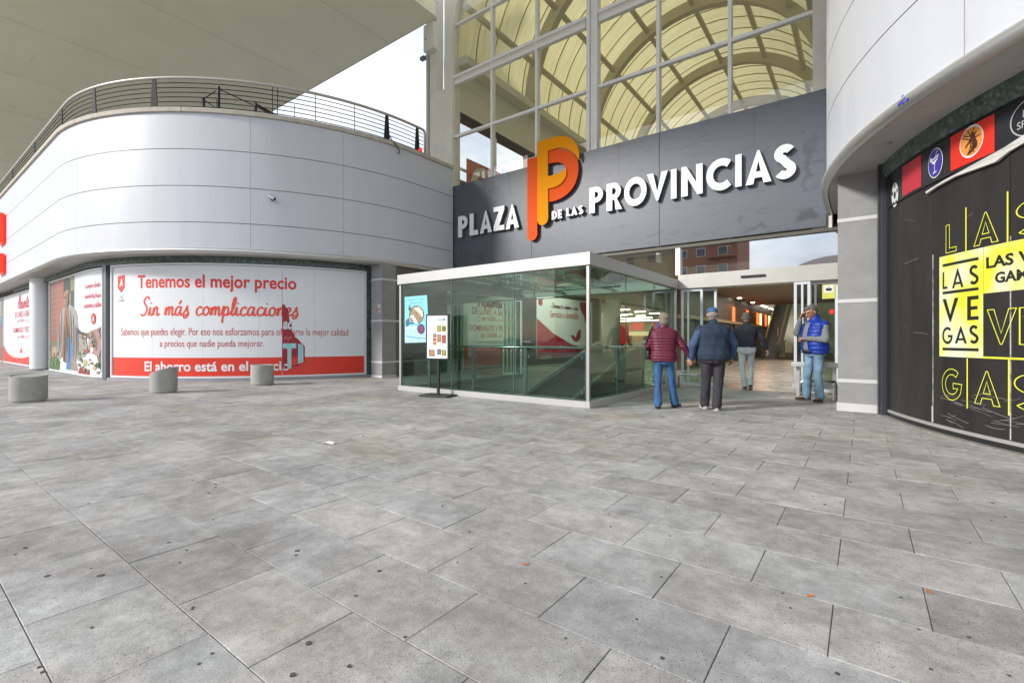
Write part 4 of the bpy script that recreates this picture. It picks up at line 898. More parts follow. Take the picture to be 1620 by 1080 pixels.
# mullions
def vm(px, w, d0, d1, z0=3.2, name='mullion', mt=offwhite):
    x = pxx(px) if px else None
    zt2 = zsp+math.sqrt(max(0, RV**2-(x-cxv)**2)); return MB().box(x-w/2, x+w/2, YW-d0, YW+d1, z0, zt2-.002).build(name, [mt], hall, bevel=.006)
vm(778, .075, .03, .16); vm(848.5, .075, .03, .16); vm(1041, .085, .03, .16); vm(1154.5, .085, .03, .16)
vm(931.5, .10, .06, .2); vm(943, .10, .06, .2); xm = pxx(937.5); MB().box(xm-.055, xm+.055, YW-.02, YW+.15, 3.2, zsp+RV-.1).build('mullion', [offwhite], hall)
# transoms
def zw(px, y): x, t = on_y(px, YW-.04); return zat(y, t)
x937 = pxx(930.2); x944 = pxx(944.5)
for z, h0, d, spl in ((zw(719, 216), .085, .035, 1), (zw(719, 124.5)+.05, .10, .07, 2), (zw(719, 40), .07, .035, 1), (zw(719, 40)+1.95, .085, .035, 1), (zsp+4.0, .085, .035, 1), (zw(719, 216)-1.98, .07, .035, 1)):
    dz = z-zsp; hx = RV if dz < 0 else math.sqrt(max(.1, RV**2-dz*dz))
    a, b = cxv-hx+.002, cxv+hx-.002
    for u0, u1 in ((a, x937-.07), (x944+.07, b)):
        MB().box(u0, u1, YW-d, YW+.10, z-h0/2, z+h0/2).build('transom', [offwhite], hall, bevel=.005)
        if spl == 2: MB().box(u0, u1, YW-.04, YW+.10, z-h0/2-.22, z-h0/2-.1).build('transom', [offwhite], hall, bevel=.005); MB().box(u0, u1, YW-.015, YW+.06, z-h0/2-.098, z-h0/2-.002).build('transom', [cream], hall)
# panes
zl = [3.3, zw(719, 216)-1.98, zw(719, 216), zw(719, 124.5), zw(719, 40), zw(719, 40)+1.95, zsp+4.0, zsp+RV]
xs = [xl, pxx(778), pxx(848.5), pxx(937.5), pxx(1041), pxx(1154.5), xr]
for i in range(6):
    for k in range(7):
        x0, x1, z0, z1 = xs[i]+.01, xs[i+1]-.01, zl[k]+.01, zl[k+1]-.01
        if z0 > zsp:
            pts = []
            for u in np.linspace(x0, x1, 7):
                zt3 = min(z1, zsp+math.sqrt(max(0, RV**2-(u-cxv)**2))-.01); pts.append((u, zt3))
            if max(p[1] for p in pts) < z0+.05: continue
            poly = [(x0, z0), (x1, z0)]+[p for p in pts[::-1] if p[1] > z0+.01]
            if len(poly) < 3: continue
        else:
            poly = [(x0, z0), (x1, z0), (x1, z1), (x0, z1)]
            if z1 > zsp: poly = [(x0, z0), (x1, z0)]+[(u, min(z1, zsp+math.sqrt(max(0, RV**2-(u-cxv)**2))-.01)) for u in np.linspace(x1, x0, 6)]
        MB().add([(p[0], YW+.02, p[1]) for p in poly], [tuple(range(len(poly)))]).build('window_pane', [MT['clear_glass']], hall)
# vault: arched sheets, ribs, purlins
sy0 = YW+.2; NS = 37; SWV = 1.0
segs = 26
for i in range(NS):
    y0 = sy0+i*SWV; y1 = y0+SWV+.02; r0 = RV+.03+(.008 if i % 2 else 0)
    v = []; cor = 5
    for a in range(segs+1):
        th = R_(180*a/segs)
        for c in range(cor+1):
            rr = r0+.012*math.cos(c*math.pi*2/ cor*2); v.append((cxv+rr*math.cos(th), y0+(y1-y0)*c/cor, zsp+rr*math.sin(th)))
    f = [(a*(cor+1)+c, a*(cor+1)+c+1, (a+1)*(cor+1)+c+1, (a+1)*(cor+1)+c) for a in range(segs) for c in range(cor)]
    MB().add(v, f).build('roof_sheet', [MT['vault_sheet']], hall)
ribm = M('rib_paint', (.46, .43, .31), .6); seamm = M('seam_brown_paint', (.34, .28, .13), .7)
def archbox(y0, y1, ra, rb, name, mt, n=32):
    v = []; f = []
    for a in range(n+1):
        th = R_(180*a/n); c_, s_ = math.cos(th), math.sin(th)
        v += [(cxv+ra*c_, y0, zsp+ra*s_), (cxv+rb*c_, y0, zsp+rb*s_), (cxv+rb*c_, y1, zsp+rb*s_), (cxv+ra*c_, y1, zsp+ra*s_)]
    for a in range(n):
        for j in range(4): p = a*4+j; q = a*4+(j+1) % 4; f.append((p, q, q+4, p+4))
    f += [(0, 1, 2, 3), tuple(n*4+k for k in (3, 2, 1, 0))]
    return MB().add(v, f).build(name, [mt], hall)
for k in range(7): archbox(sy0+4.2+5.6*k, sy0+4.2+5.6*k+.32, RV-.50, RV-.005, 'arch_rib', ribm)
for i in range(1, NS): archbox(sy0+i*SWV-.010, sy0+i*SWV+.012, RV-.012, RV+.028, 'sheet_seam', seamm, 26)
for a in (18, 42, 66, 90, 114, 138, 162):
    c_, s_ = math.cos(R_(a)), math.sin(R_(a)); r1 = RV-.19
    MB().tube([(cxv+r1*c_, sy0, zsp+r1*s_), (cxv+r1*c_, sy0+NS*SWV, zsp+r1*s_)], .12, 8).build('purlin', [ribm], hall)
yE = sy0+NS*SWV
# side walls of the hall, with glazed bays on the left
hallw = M('hall_wall', (.64, .62, .50), .7)
for sx, s_ in ((xl, -1), (xr, 1)):
    MB().box(sx, sx+s_*.35, sy0, yE, 10.4, zsp).build('eaves_beam', [hallw], hall); MB().box(sx-s_*.45, sx-s_*.001, sy0, yE, zsp-.35, zsp-.05).build('eaves_beam', [hallw], hall)
    MB().box(sx, sx+s_*.25, sy0, yE, 9.15, 10.39).build('side_wall', [hallw], hall)
MB().box(xr+.0, xr+.25, sy0, yE, 3.75, 9.14).build('side_wall', [hallw], hall); MB().box(.0, .25, 12.2, yE, 0, 3.75).build('side_wall', [hallw], hall)
MB().box(xl-.25, xl, sy0, yE, 3.4, 5.6).build('side_wall', [hallw], hall)
MB().box(xl-.25, xl, sy0, yE, 9.15, 9.4).build('window_head', [hallw], hall)
for y in np.arange(sy0, yE, 2.2):
    MB().box(xl-.2, xl, y-.05, y+.05, 5.6, 9.15).build('clerestory_post', [offwhite], hall)
    MB().box(xl-.15, xl-.05, y+.051, y+2.149, 7.35, 7.42).build('clerestory_rail', [offwhite], hall)
    MB().add([(xl-.1, y+.05, 5.6), (xl-.1, y+2.15, 5.6), (xl-.1, y+2.15, 9.15), (xl-.1, y+.05, 9.15)], [(0, 1, 2, 3)]).build('clerestory_pane', [MT['clear_glass']], hall)
MB().box(xl-.3, xr+.3, yE, yE+.3, 0, zsp+RV+.2).build('end_wall', [hallw], hall)
# red banner hanging inside
zr0 = 6.5
bn = thing('hanging_banner', (xl+.9, 15, 6.4), 'red banner with white disc and heart hanging inside behind the left window panes', 'banner')
v = []; MB().box(xl+.10, xl+.14, 12.9, 17.6, 6.05, 7.75).build('banner_cloth', [M('banner_red', (.50, .11, .07), .6)], bn)
MB().box(xk0+.15, xk1-.06, ky0+.17, ky1-.1, 0, .012).build('inner_floor', [M('dark_floor', (.10, .115, .105), .35, vs=2, va=.2)], kio) if False else None; fn = PX(xl+.15); mb = MB(); place(mb, fill([arc(.5, .5, .5, 0, 350, 30)]), fn, 13.1, 14.7, 6.15, 7.65, 0); mb.build('white_disc', [M('banner_cream', (.62, .58, .48), .6)], bn)
heart = [(.5, 0)]+[(.5+.5*math.cos(R_(a))*.98, .45+.25*math.sin(R_(a))+.3) for a in (0,)]+arc(.75, .72, .25, 0, 180, 8)+arc(.25, .72, .25, 0, 180, 8)
mb = MB(); place(mb, fill([heart]), fn, 13.45, 14.35, 6.5, 7.3, .012); mb.build('heart', [M('banner_red', (.50, .11, .07), .6)], bn)
for k in range(5): MB().box(xl+.153, xl+.165, 15.0, 17.4, 6.2+.16*k, 6.26+.16*k).build('stripe', [M('banner_cream', (.62, .58, .48), .6)], bn)
# floor and slabs
floorm = M('hall_tile', (.36, .33, .28), .22, vs=1.5, va=.2)
fl_ = tag(MB().box(-24, 3, 11.9, yE, -.05, -.003).build('hall_floor', [jointm]), 'polished beige tile floor inside the hall', kind='structure')
fo = worg(fl_); tme = mkmesh('floor_tile', [(x*.597/.652 if False else x, y, z) for x, y, z in stone_vf(.598/2, .598/2, .002)[0]], stone_vf(.3, .3)[1], [floorm])
cnt = 0; rest = MB(); tv, tf = stone_vf(.598/2, .598/2, .002)
for iy in range(30):
    for ix in range(24):
        xc = -12.0+.6*ix+.3; yc = 11.91+.6*iy+.3
        if xc > -.9 or xc < -11.7: continue
        q = proj(xc, yc)
        if q and 1120 < q[0] < 1270 and iy < 14:
            o = bpy.data.objects.new('floor_tile', tme); COL.objects.link(o); o.parent = fl_; o.location = (xc-fo.x, yc-fo.y, -fo.z+.004)
        else: rest.add([(xc+p[0], yc+p[1], p[2]+.004) for p in tv], tf)
r = rest.build('floor_tiles_beyond', [floorm], fl_); r['kind'] = 'stuff'
slabm = M('ceiling_brown', (.26, .215, .16), .7, vs=.6, va=.2)
MB().box(-8.2, .0, 12.62, 33.5, 3.32, 3.7).build('mezzanine_slab', [slabm], hall)
MB().box(-8.4, -8.1, 12.62, 45, 3.1, 3.95).build('mezzanine_beam', [hallw], hall)
MB().box(-8.1, -7.2, 12.62, 33.5, 3.1, 3.31).build('mezzanine_beam', [M('cream_beam', (.45, .38, .26), .6)], hall)
# transom zone above the doors: beam, glass, top flashing
beamm = M('door_beam', (.50, .485, .45), .4, .25, vs=2, va=.06)
ZB0, ZB1 = 2.385, 2.73
xk1, xk0 = -3.68, -8.48
MB().box(xk1+.01, -.42, YD-.09, YD+.25, ZB0, ZB1).build('door_beam', [beamm], hall, bevel=.012)
MB().box(xl+.12, xk0-.01, YD-.09, YD+.25, ZB0, ZB1).build('door_beam', [beamm], hall, bevel=.012)
MB().box(xk1-.06, xk1+.06, YD-.07, YD+.15, ZB1, 3.4).build('transom_post', [offwhite], hall, bevel=.006)
MB().box(xl+.1, -.1, YD-.05, YD+.31, 3.4, 3.47).build('flashing', [M('flashing_dark', (.09, .085, .07), .5, .3)], hall)
for a, b, mt in ((xk1+.06, -.42, 'reflective_glass'), (-6.1, xk1-.06, 'clear_glass'), (-8.48, -6.13, 'clear_glass'), (xl+.12, -8.5, 'clear_glass')):
    MB().box(a, b, YD+.03, YD+.045, ZB1, 3.40).build('transom_pane', [MT[mt]], hall)
MB().box(-2.25, -1.75, YD-.13, YD-.09, 2.55, 2.60).build('door_sensor', [darkm], hall, bevel=.008)
MB().box(-10.2, -9.7, YD-.13, YD-.09, 2.5, 2.55).build('door_sensor', [darkm], hall, bevel=.008)
MB().box(-.42, .0, YD-.05, YD+.3, 0, 3.4).build('door_post', [offwhite], hall)
MB().box(xl-.2, xl+.12, YD-.05, YD+.2, 0, 3.4).build('door_post', [offwhite], hall)
# ================================================================== MALL SIGN
xs0, xs1 = on_y(711, YS)[0], on_y(1307.5, YS)[0]
zs0 = zat(357.5, on_y(1307.5, YS)[1]); zs1 = zat(139.5, on_y(1307.5, YS)[1])
sign = thing('mall_sign', ((xs0+xs1)/2, YS, zs0), 'long slate grey sign board reading PLAZA DE LAS PROVINCIAS above the entrance doors', 'sign')
js = [xs0]+[on_y(p, YS)[0] for p in (841, 1043)]+[xs1]
for a, b in zip(js[:-1], js[1:]): MB().box(a+.004, b-.004, YS, YS+.12, zs0, zs1).build('sign_panel', [MT['slate_composite']], sign, bevel=.004)
for p in (979, 1193): x = on_y(p, YS)[0]; MB().box(x-.003, x+.003, YS-.0015, YS+.01, zs1-.9, zs1-.01).build('panel_joint', [M('joint_dark', (.04, .045, .055), .6)], sign)
MB().box(on_y(1268, YS)[0], xs1-.01, YS-.0015, YS+.01, zat(255, on_y(1290, YS)[1]), zat(255, on_y(1290, YS)[1])+.006).build('panel_joint', [M('joint_dark', (.04, .045, .055), .6)], sign)
MB().box(xs0-.06, xs0-.003, YS+.0, YS+.25, zs0-.1, zs1+.03).build('edge_trim', [offwhite], sign)
YL = YS-.12
def sx_(px, y, c=YL): x, t = on_y(px, c); return x, zat(y, t)
def letter3d(ch, px0, px1, ytop, ybot, t, back=.10, mats=None):
    """ytop, ybot: the picture height of the letter's top and foot at its middle"""
    x0, x1 = on_y(px0, YL)[0], on_y(px1, YL)[0]; tm = on_y((px0+px1)/2, YL)[1]; z0, z1 = zat(ybot, tm), zat(ytop, tm)
    v, f = fill(glyph(ch, t), ext=.5); a = np.array(v); lx, hx = a[:, 0].min(), a[:, 0].max(); ly, hy = a[:, 1].min(), a[:, 1].max()
    vv = [(x0+(p[0]-lx)/(hx-lx)*(x1-x0), YL+back*(.5-p[2]), z0+(p[1]-ly)/(hy-ly)*(z1-z0)) for p in v]
    mi = []
    for q in f:
        ys = [v[i][2] for i in q]; mi.append(0 if min(ys) > .49 else 1)
    o = MB(); o.add(vv, f); o.mi = mi; return o.build('letter', [lettw, greyside], sign)
def word(chs, t): 
    for ch, a, b, y0, y1 in chs: letter3d(ch, a, b, y0, y1, t)
Z1 = lambda x: 190+x*.19444; Q = lambda x: 700+x*.19444      # zoom factors used when reading the photograph
word([('P', Q(127), Q(205), Z1(778), Z1(952)), ('L', Q(220), Q(290), Z1(757), Z1(936)), ('A', Q(303), Q(402), Z1(738), Z1(918)), ('Z', Q(415), Q(503), Z1(702), Z1(898)), ('A', Q(513), Q(622), Z1(685), Z1(882))], .24)
word([('D', Q(889), Q(933), Z1(738), Z1(808)), ('E', Q(938), Q(972), Z1(728), Z1(800)), ('L', Q(1008), Q(1040), Z1(715), Z1(783)), ('A', Q(1045), Q(1098), Z1(704), Z1(775)), ('S', Q(1103), Q(1146), Z1(695), Z1(766))], .27)
Z2 = lambda x: 180+x*.25926; Q2 = lambda x: 900+x*.25926
word([('P', Q2(124), Q2(208), Z2(445), Z2(603)), ('R', Q2(229), Q2(325), Z2(420), Z2(588)), ('O', Q2(337), Q2(474), Z2(386), Z2(562)), ('V', Q2(476), Q2(604), Z2(358), Z2(530)), ('I', Q2(622), Q2(657), Z2(338), Z2(518)), ('N', Q2(686), Q2(816), Z2(314), Z2(497)), ('C', Q2(838), Q2(990), Z2(275), Z2(470)), ('I', Q2(1015), Q2(1054), Z2(248), Z2(445)), ('A', Q2(1078), Q2(1236), Z2(222), Z2(425)), ('S', Q2(1252), Q2(1386), Z2(186), Z2(398))], .23)
# interlocked double P emblem, drawn in the sign plane
def logo(pts, y0, y1, front, name, side):
    poly = smooth_poly([sx_(Q(a), Z1(b), y0) for a, b in pts])
    v, f = fill([poly], ext=.5); vv = [(p[0], (y0+y1)/2-(p[2])*(y1-y0), p[1]) for p in v]
    mi = [0 if min(v[i][2] for i in q) > .49 else 1 for q in f]
    o = MB(); o.add(vv, f); o.mi = mi; return o.build(name, [front, side], sign, label=None)
def seg(cx, cy, rx, ry, a0, a1, n=16, sk=-.27): return [(cx+rx*math.cos(R_(a0+(a1-a0)*i/n)), cy-ry*math.sin(R_(a0+(a1-a0)*i/n))+sk*rx*math.cos(R_(a0+(a1-a0)*i/n))) for i in range(n+1)]
logo([(690, 318), (771, 297)]+[(771, 930), (760, 962), (738, 980), (712, 982), (694, 965), (690, 940)], YS-.12, YS-.05, orangel, 'emblem_bar', redside)
logo([(858, 252), (910, 240), (960, 234), (1010, 240), (1060, 268), (1094, 310), (1108, 370), (1104, 440), (1080, 520), (1035, 585), (975, 632), (920, 656), (860, 667), (860, 556), (905, 548), (950, 524), (985, 486), (1003, 440), (1005, 400), (990, 365), (955, 343), (910, 345), (858, 358)], YS-.12, YS-.05, orangel, 'emblem_bowl', redside)
logo([(771, 183), (850, 154), (920, 134), (980, 127), (1035, 140), (1080, 180), (1105, 235), (1112, 290), (1104, 325), (1085, 285), (1050, 252), (1000, 228), (950, 224), (900, 236), (857, 252), (857, 456), (900, 447), (950, 430), (985, 408), (1003, 392), (1010, 430), (995, 480), (960, 522), (915, 546), (858, 558)]+[(859, 800), (850, 830), (825, 854), (795, 856), (775, 835), (771, 810)], YS-.16, YS-.10, yellowl, 'emblem_stem', M('amber_return', (.5, .2, .01), .4))
# ================================================================== GLASS KIOSK (enclosure of the ramp)
ky0, ky1 = 7.12, 11.76
kio = thing('glass_enclosure', ((xk0+xk1)/2, (ky0+ky1)/2, 0), 'green glass enclosure with pale metal roof edge and speckled plinth before the entrance', 'glass enclosure')
MB().box(xk0-.02, xk1+.02, ky0-.02, ky0+.16, 0, .11).build('plinth', [terr], kio, bevel=.006)
MB().box(xk1-.14, xk1+.02, ky0+.161, ky1, 0, .11).build('plinth', [terr], kio, bevel=.006)
MB().box(xk0-.02, xk0+.14, ky0+.161, ky1, 0, .11).build('plinth', [terr], kio, bevel=.006)
zk0, zk1 = 2.395, 2.612
fas = M('fascia_aluminium', (.47, .47, .455), .42, .35, vs=3, va=.05)
MB().box(xk0-.03, xk1+.03, ky0-.03, ky0+.13, zk0, zk1).build('fascia', [fas], kio, bevel=.006)
MB().box(xk1-.13, xk1+.03, ky0+.131, ky1, zk0, zk1).build('fascia', [fas], kio, bevel=.006)
MB().box(xk0-.03, xk0+.13, ky0+.131, ky1, zk0, zk1).build('fascia', [fas], kio, bevel=.006)
MB().box(xk0+.131, xk1-.131, ky1-.12, ky1, zk0, zk1).build('fascia', [fas], kio)
for i in range(3):
    a = xk0+.02+i*1.6; MB().box(a+.004, a+1.588, ky0+.03, ky0+.042, .11, zk0-.001).build('glass_pane', [MT['green_glass']], kio)
    b = ky0+.05+i*1.55; MB().box(xk1-.042, xk1-.03, b+.004, b+1.54, .11, zk0-.001).build('glass_pane', [MT['green_glass']], kio)
    MB().box(xk0+.03, xk0+.042, b+.004, b+1.54, .11, zk0-.001).build('glass_pane', [MT['green_glass']], kio)
sil = M('glass_joint', (.12, .17, .15), .4)
for i in (1, 2):
    a = xk0+.02+i*1.6-.004; MB().box(a-.004, a+.004, ky0+.026, ky0+.045, .11, zk0-.002).build('pane_joint', [sil], kio)
    b = ky0+.05+i*1.55; MB().box(xk1-.045, xk1-.026, b-.004, b+.004, .11, zk0-.002).build('pane_joint', [sil], kio)
for (a, b) in ((xk1-.03, ky0+.03), (xk0+.03, ky0+.03), (xk1-.03, ky1-.05)):
    MB().box(a-.027, a+.027, b-.027, b+.027, .11, zk0-.002).build('corner_post', [M('post_aluminium', (.48, .46, .44), .35, .5)], kio, bevel=.004)
for i in range(3):
    for k in range(3):
        MB().box(xk0+.135+i*1.515, xk0+.135+i*1.515+1.505, ky0+.135+k*1.46, ky0+.135+k*1.46+1.45, 2.53, 2.545).build('roof_pane', [MT['green_glass']], kio)
for i in (1, 2): x = xk0+.135+i*1.515-.005; MB().box(x-.03, x+.03, ky0+.14, ky1-.13, 2.43, 2.50).build('roof_beam', [alu], kio)
for i in (1, 2):
    for k in (1, 2):
        x = xk0+.135+i*1.515-.005; y = ky0+.135+k*1.46
        sp = MB().tube([(x, y, 2.18), (x, y, 2.43)], .022, 8).build('spider_stem', [steel], kio)
        for sx in (-1, 1):
            for sy in (-1, 1): MB().tube([(x, y, 2.40), (x+sx*.13, y+sy*.13, 2.44), (x+sx*.16, y+sy*.16, 2.528)], .014, 6).build('spider_arm', [steel], sp)
for y in (ky0+1.6, ky0+3.05): MB().tube([(xk0+.14, y, 2.19), (xk1-.14, y, 2.19)], .012, 6).build('tie_rod', [steel], kio)
MB().box(xk0+.15, xk1-.15, ky0+.17, ky1-.01, 0, .012).build('inner_floor', [M('dark_floor', (.12, .13, .12), .4, vs=2, va=.2)], kio)
# balustrade inside
bal = thing('glass_balustrade', ((xk0+xk1)/2, ky0+.6, 0), 'steel handrail on clear glass panels standing inside the green enclosure', 'balustrade')
yb = ky0+.45; xa, xb = xk0+.5, xk1-.28
MB().tube([(xa-.3, yb, 1.0), (xb, yb, 1.0), (xb, yb+.05, 1.0), (xb, ky1-.3, 1.0)], .028, 12).build('handrail', [steel], bal, smooth=True)
for x in np.arange(xa, xb+.1, (xb-xa)/3):
    MB().box(x-.035, x+.035, yb-.006, yb+.03, .0, .98).build('post', [greyal], bal)
xx = list(np.arange(xa, xb+.1, (xb-xa)/3))
for a, b in zip(xx[:-1], xx[1:]):
    gp = MB().box(a+.06, b-.06, yb, yb+.012, .1, .92).build('glass_panel', [MT['green_glass']], bal)
    for u in (a+.09, b-.09):
        for z in (.2, .82): MB().tube([(u, yb-.012, z), (u, yb-.002, z)], .02, 10).build('glass_clamp', [steel], gp)
for y in (8.9, 10.2, 11.4): MB().box(xb-.03, xb+.005, y-.035, y+.035, 0, .98).build('post', [greyal], bal)
for y0, y1 in ((7.65, 8.84), (8.96, 10.14), (10.26, 11.34)): MB().box(xb-.012, xb, y0, y1, .1, .92).build('glass_panel', [MT['green_glass']], bal)
# travelator ramp sloping down in the enclosure
rmp = thing('travelator', (-5.2, 9.5, 0), 'sloping travelator handrails seen through the right face of the glass enclosure', 'travelator')
for x in (-4.45, -5.6):
    MB().tube([(x, 7.9, -.02), (x, 8.2, .10), (x, 11.2, 1.05), (x, 11.7, 1.1)], .035, 10).build('handrail', [M('cream_handrail', (.60, .60, .52), .35)], rmp, smooth=True)
    v = [(x, 8.1, .0), (x, 11.6, .0), (x, 11.6, 1.02), (x, 11.2, .98), (x, 8.2, .05)]
    MB().add([(p[0]-.01, p[1], p[2]) for p in v]+[(p[0]+.01, p[1], p[2]) for p in v], [(0, 1, 2, 3, 4), (9, 8, 7, 6, 5)]+[(i, (i+1) % 5+0, (i+1) % 5+5, i+5) for i in range(5)]).build('side_panel', [M('dark_green_panel', (.05, .07, .055), .4)], rmp)
MB().add([(-5.55, 8.1, .006), (-4.5, 8.1, .006), (-4.5, 11.5, .65), (-5.55, 11.5, .65)], [(0, 1, 2, 3)]).build('moving_belt', [M('belt', (.07, .07, .07), .6)], rmp)
# blue food poster on the glass
xp = lambda px, c: on_y(px, c)[0]
fp = thing('food_poster', (xp(657, ky0), ky0, 1.2), 'light blue food poster with round picture on the left pane of the glass enclosure', 'poster')
yq = ky0+.024
def ppos(px, y, off=0): x, t = on_y(px, yq-off); return (x, yq-off, zat(y, t))
def ppoly(pts, mat, name, off, par): v, f = fill([[(ppos(a, b, 0)[0], ppos(a, b, 0)[2]) for a, b in pts]]); MB().add([(p[0], yq-off, p[1]) for p in v], f).build(name, [mat], par)
kx = lambda a, b: (630+a/9, 440+b/9)
def pk(pts, mat, name, off): ppoly([kx(*p) for p in pts], mat, name, off, fp)
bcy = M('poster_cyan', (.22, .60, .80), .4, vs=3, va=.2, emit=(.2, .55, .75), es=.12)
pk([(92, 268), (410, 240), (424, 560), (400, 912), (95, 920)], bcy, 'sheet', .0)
pk([(95, 680), (400, 690), (400, 912), (95, 920)], M('poster_ice', (.48, .72, .82), .4, vs=6, va=.25), 'lower_field', .0015)
def el(cx, cy, rx, ry, n=24): return [(cx+rx*math.cos(2*math.pi*i/n), cy+ry*math.sin(2*math.pi*i/n)) for i in range(n)]
pk(el(262, 520, 106, 132), darkm, 'plate_rim', .003)
pk(el(262, 520, 98, 123), M('food_brown', (.42, .30, .16), .5, vs=16, va=.7), 'plate_food', .0045)
pk([(220, 420), (300, 410), (350, 470), (355, 560), (300, 500), (250, 455)], M('food_cream', (.70, .66, .48), .5), 'food_piece', .006)
pk([(170, 540), (215, 520), (290, 640), (250, 650), (200, 610)], M('food_white', (.72, .74, .70), .5), 'food_piece', .006)
pk([(190, 560), (225, 610), (200, 620), (175, 590)], M('food_red', (.62, .08, .06), .5), 'food_piece', .0072)
pk([(105, 610), (150, 560), (165, 600), (150, 680), (110, 690)], M('herb', (.04, .16, .14), .6), 'herb', .003); pk([(140, 440), (165, 370), (185, 440), (165, 470)], M('herb', (.04, .16, .14), .6), 'herb', .003)
pk([(150, 625), (230, 615), (235, 650), (155, 660)], M('napkin', (.06, .16, .45), .6), 'napkin', .004)
pk(el(326, 722, 52, 72), darkm, 'bowl_rim', .008); pk(el(326, 724, 44, 62), M('beet', (.16, .05, .15), .4), 'bowl', .0095); pk(el(240, 700, 25, 25), M('food_white', (.72, .74, .70), .5), 'saucer', .0075)
pk([(110, 815), (250, 840), (390, 850), (390, 865), (250, 856), (110, 832)], M('wave_blue', (.10, .38, .60), .5), 'wave', .003)
for s_, a, b, y0, y1 in (('Desayunos Comidas y', 120, 388, 285, 325), ('Meriendas & Take', 170, 345, 335, 365)):
    mb = MB(); p0 = ppos(*kx(a, y1)); p1 = ppos(*kx(b, y0)); place(mb, text(s_), PY(yq), p0[0], p1[0], p0[2], p1[2], .003); mb.build('lettering', [M('ink_blue', (.03, .10, .22), .5)], fp)
# ================================================================== MENU STAND
bx_, by_ = gnd(693.5, 626.5)
ms = thing('menu_stand', (bx_, by_, 0), 'black framed menu board with food pictures and green arrow on a pole stand', 'menu stand')
# board faces the camera side but turned: sides from 676 to 714
def orient(x, y, ang): return lambda u, z, off=0: (x+u*math.cos(ang)+off*math.sin(ang), y+u*math.sin(ang)-off*math.cos(ang), z)
ang = R_(14)
fb = orient(bx_, by_, ang); tm = H*F0/(626.5-HY)
hw = .27; zb_0, zb_1 = zat(569, tm), zat(497, tm)
MB().slab(fb, -.33, .33, 0, .035, -.22, .22, 1).build('base_plate', [M('black_base', (.02, .02, .02), .5)], ms, bevel=.008)
MB().slab(fb, -.028, .028, .035, zb_0, -.02, .02, 1).build('pole', [darkm], ms, bevel=.004)
bo = MB().slab(fb, -hw, hw, zb_0, zb_1, .0, .045, 1).build('board_frame', [darkm], ms, bevel=.006)
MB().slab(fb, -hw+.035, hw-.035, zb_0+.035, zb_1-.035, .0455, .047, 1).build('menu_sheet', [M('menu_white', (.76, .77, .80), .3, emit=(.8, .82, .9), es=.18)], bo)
W_ = 2*hw-.07; H_ = zb_1-zb_0-.07
def mu(u, v): return -hw+.035+W_*u, zb_0+.035+H_*v
def mrect(u0, u1, v0, v1, mat, name, off=.0485):
    a = mu(u0, v0); b = mu(u1, v1); MB().grid(fb, a[0], b[0], a[1], b[1], off, 1).build(name, [mat], bo)
def mfill(c, u0, u1, v0, v1, mat, name, off=.05): a = mu(u0, v0); b = mu(u1, v1); mb = MB(); place(mb, c, fb, a[0], b[0], a[1], b[1], off); mb.build(name, [mat], bo)
mfill(fill([[(0, .35), (.7, .35), (.7, 0), (1, .5), (.7, 1), (.7, .65), (0, .65)]]), .54, .94, .87, .95, M('arrow_green', (.01, .20, .10), .5), 'arrow')
fd = [M('food_brown', (.42, .30, .16), .5), M('dish_yellow', (.60, .42, .05), .5, vs=40, va=.6), M('dish_orange', (.66, .28, .10), .5, vs=40, va=.5), M('dish_red', (.55, .10, .05), .5, vs=40, va=.6), M('dish_grey', (.25, .25, .27), .5, vs=40, va=.9), M('dish_green', (.18, .26, .06), .5, vs=40, va=.8)]
for i, (u0, u1, v0, v1, k, k2) in enumerate(((.50, .70, .62, .77, 5, 1), (.73, .95, .62, .77, 1, 5), (.28, .47, .49, .58, 4, 0), (.28, .47, .40, .48, 2, 3), (.28, .47, .31, .39, 0, 2), (.50, .70, .38, .56, 3, 2), (.73, .95, .35, .55, 4, 3), (.08, .38, .04, .20, 4, 2), (.50, .70, .08, .22, 4, 4), (.73, .95, .06, .20, 5, 1))):
    mrect(u0, u1, v0, v1, fd[k], 'food_picture'); mfill(fill([arc(.5, .5, .5, 0, 340, 14)]), u0+.02, u1-.02, v0+.015, v1-.015, fd[k2], 'dish', .0500)
for v_ in (.93, .90, .85, .81, .77, .72, .68, .64, .5, .46, .42, .38, .3, .26): mrect(.06, .42 if v_ > .6 else .24, v_, v_+.008, M('ink_grey', (.35, .35, .40), .6), 'text_line')
for v_ in (.97, .82, .795, .59, .57, .25): mrect(.52, .9, v_, v_+.006, M('ink_grey', (.35, .35, .40), .6), 'text_line')
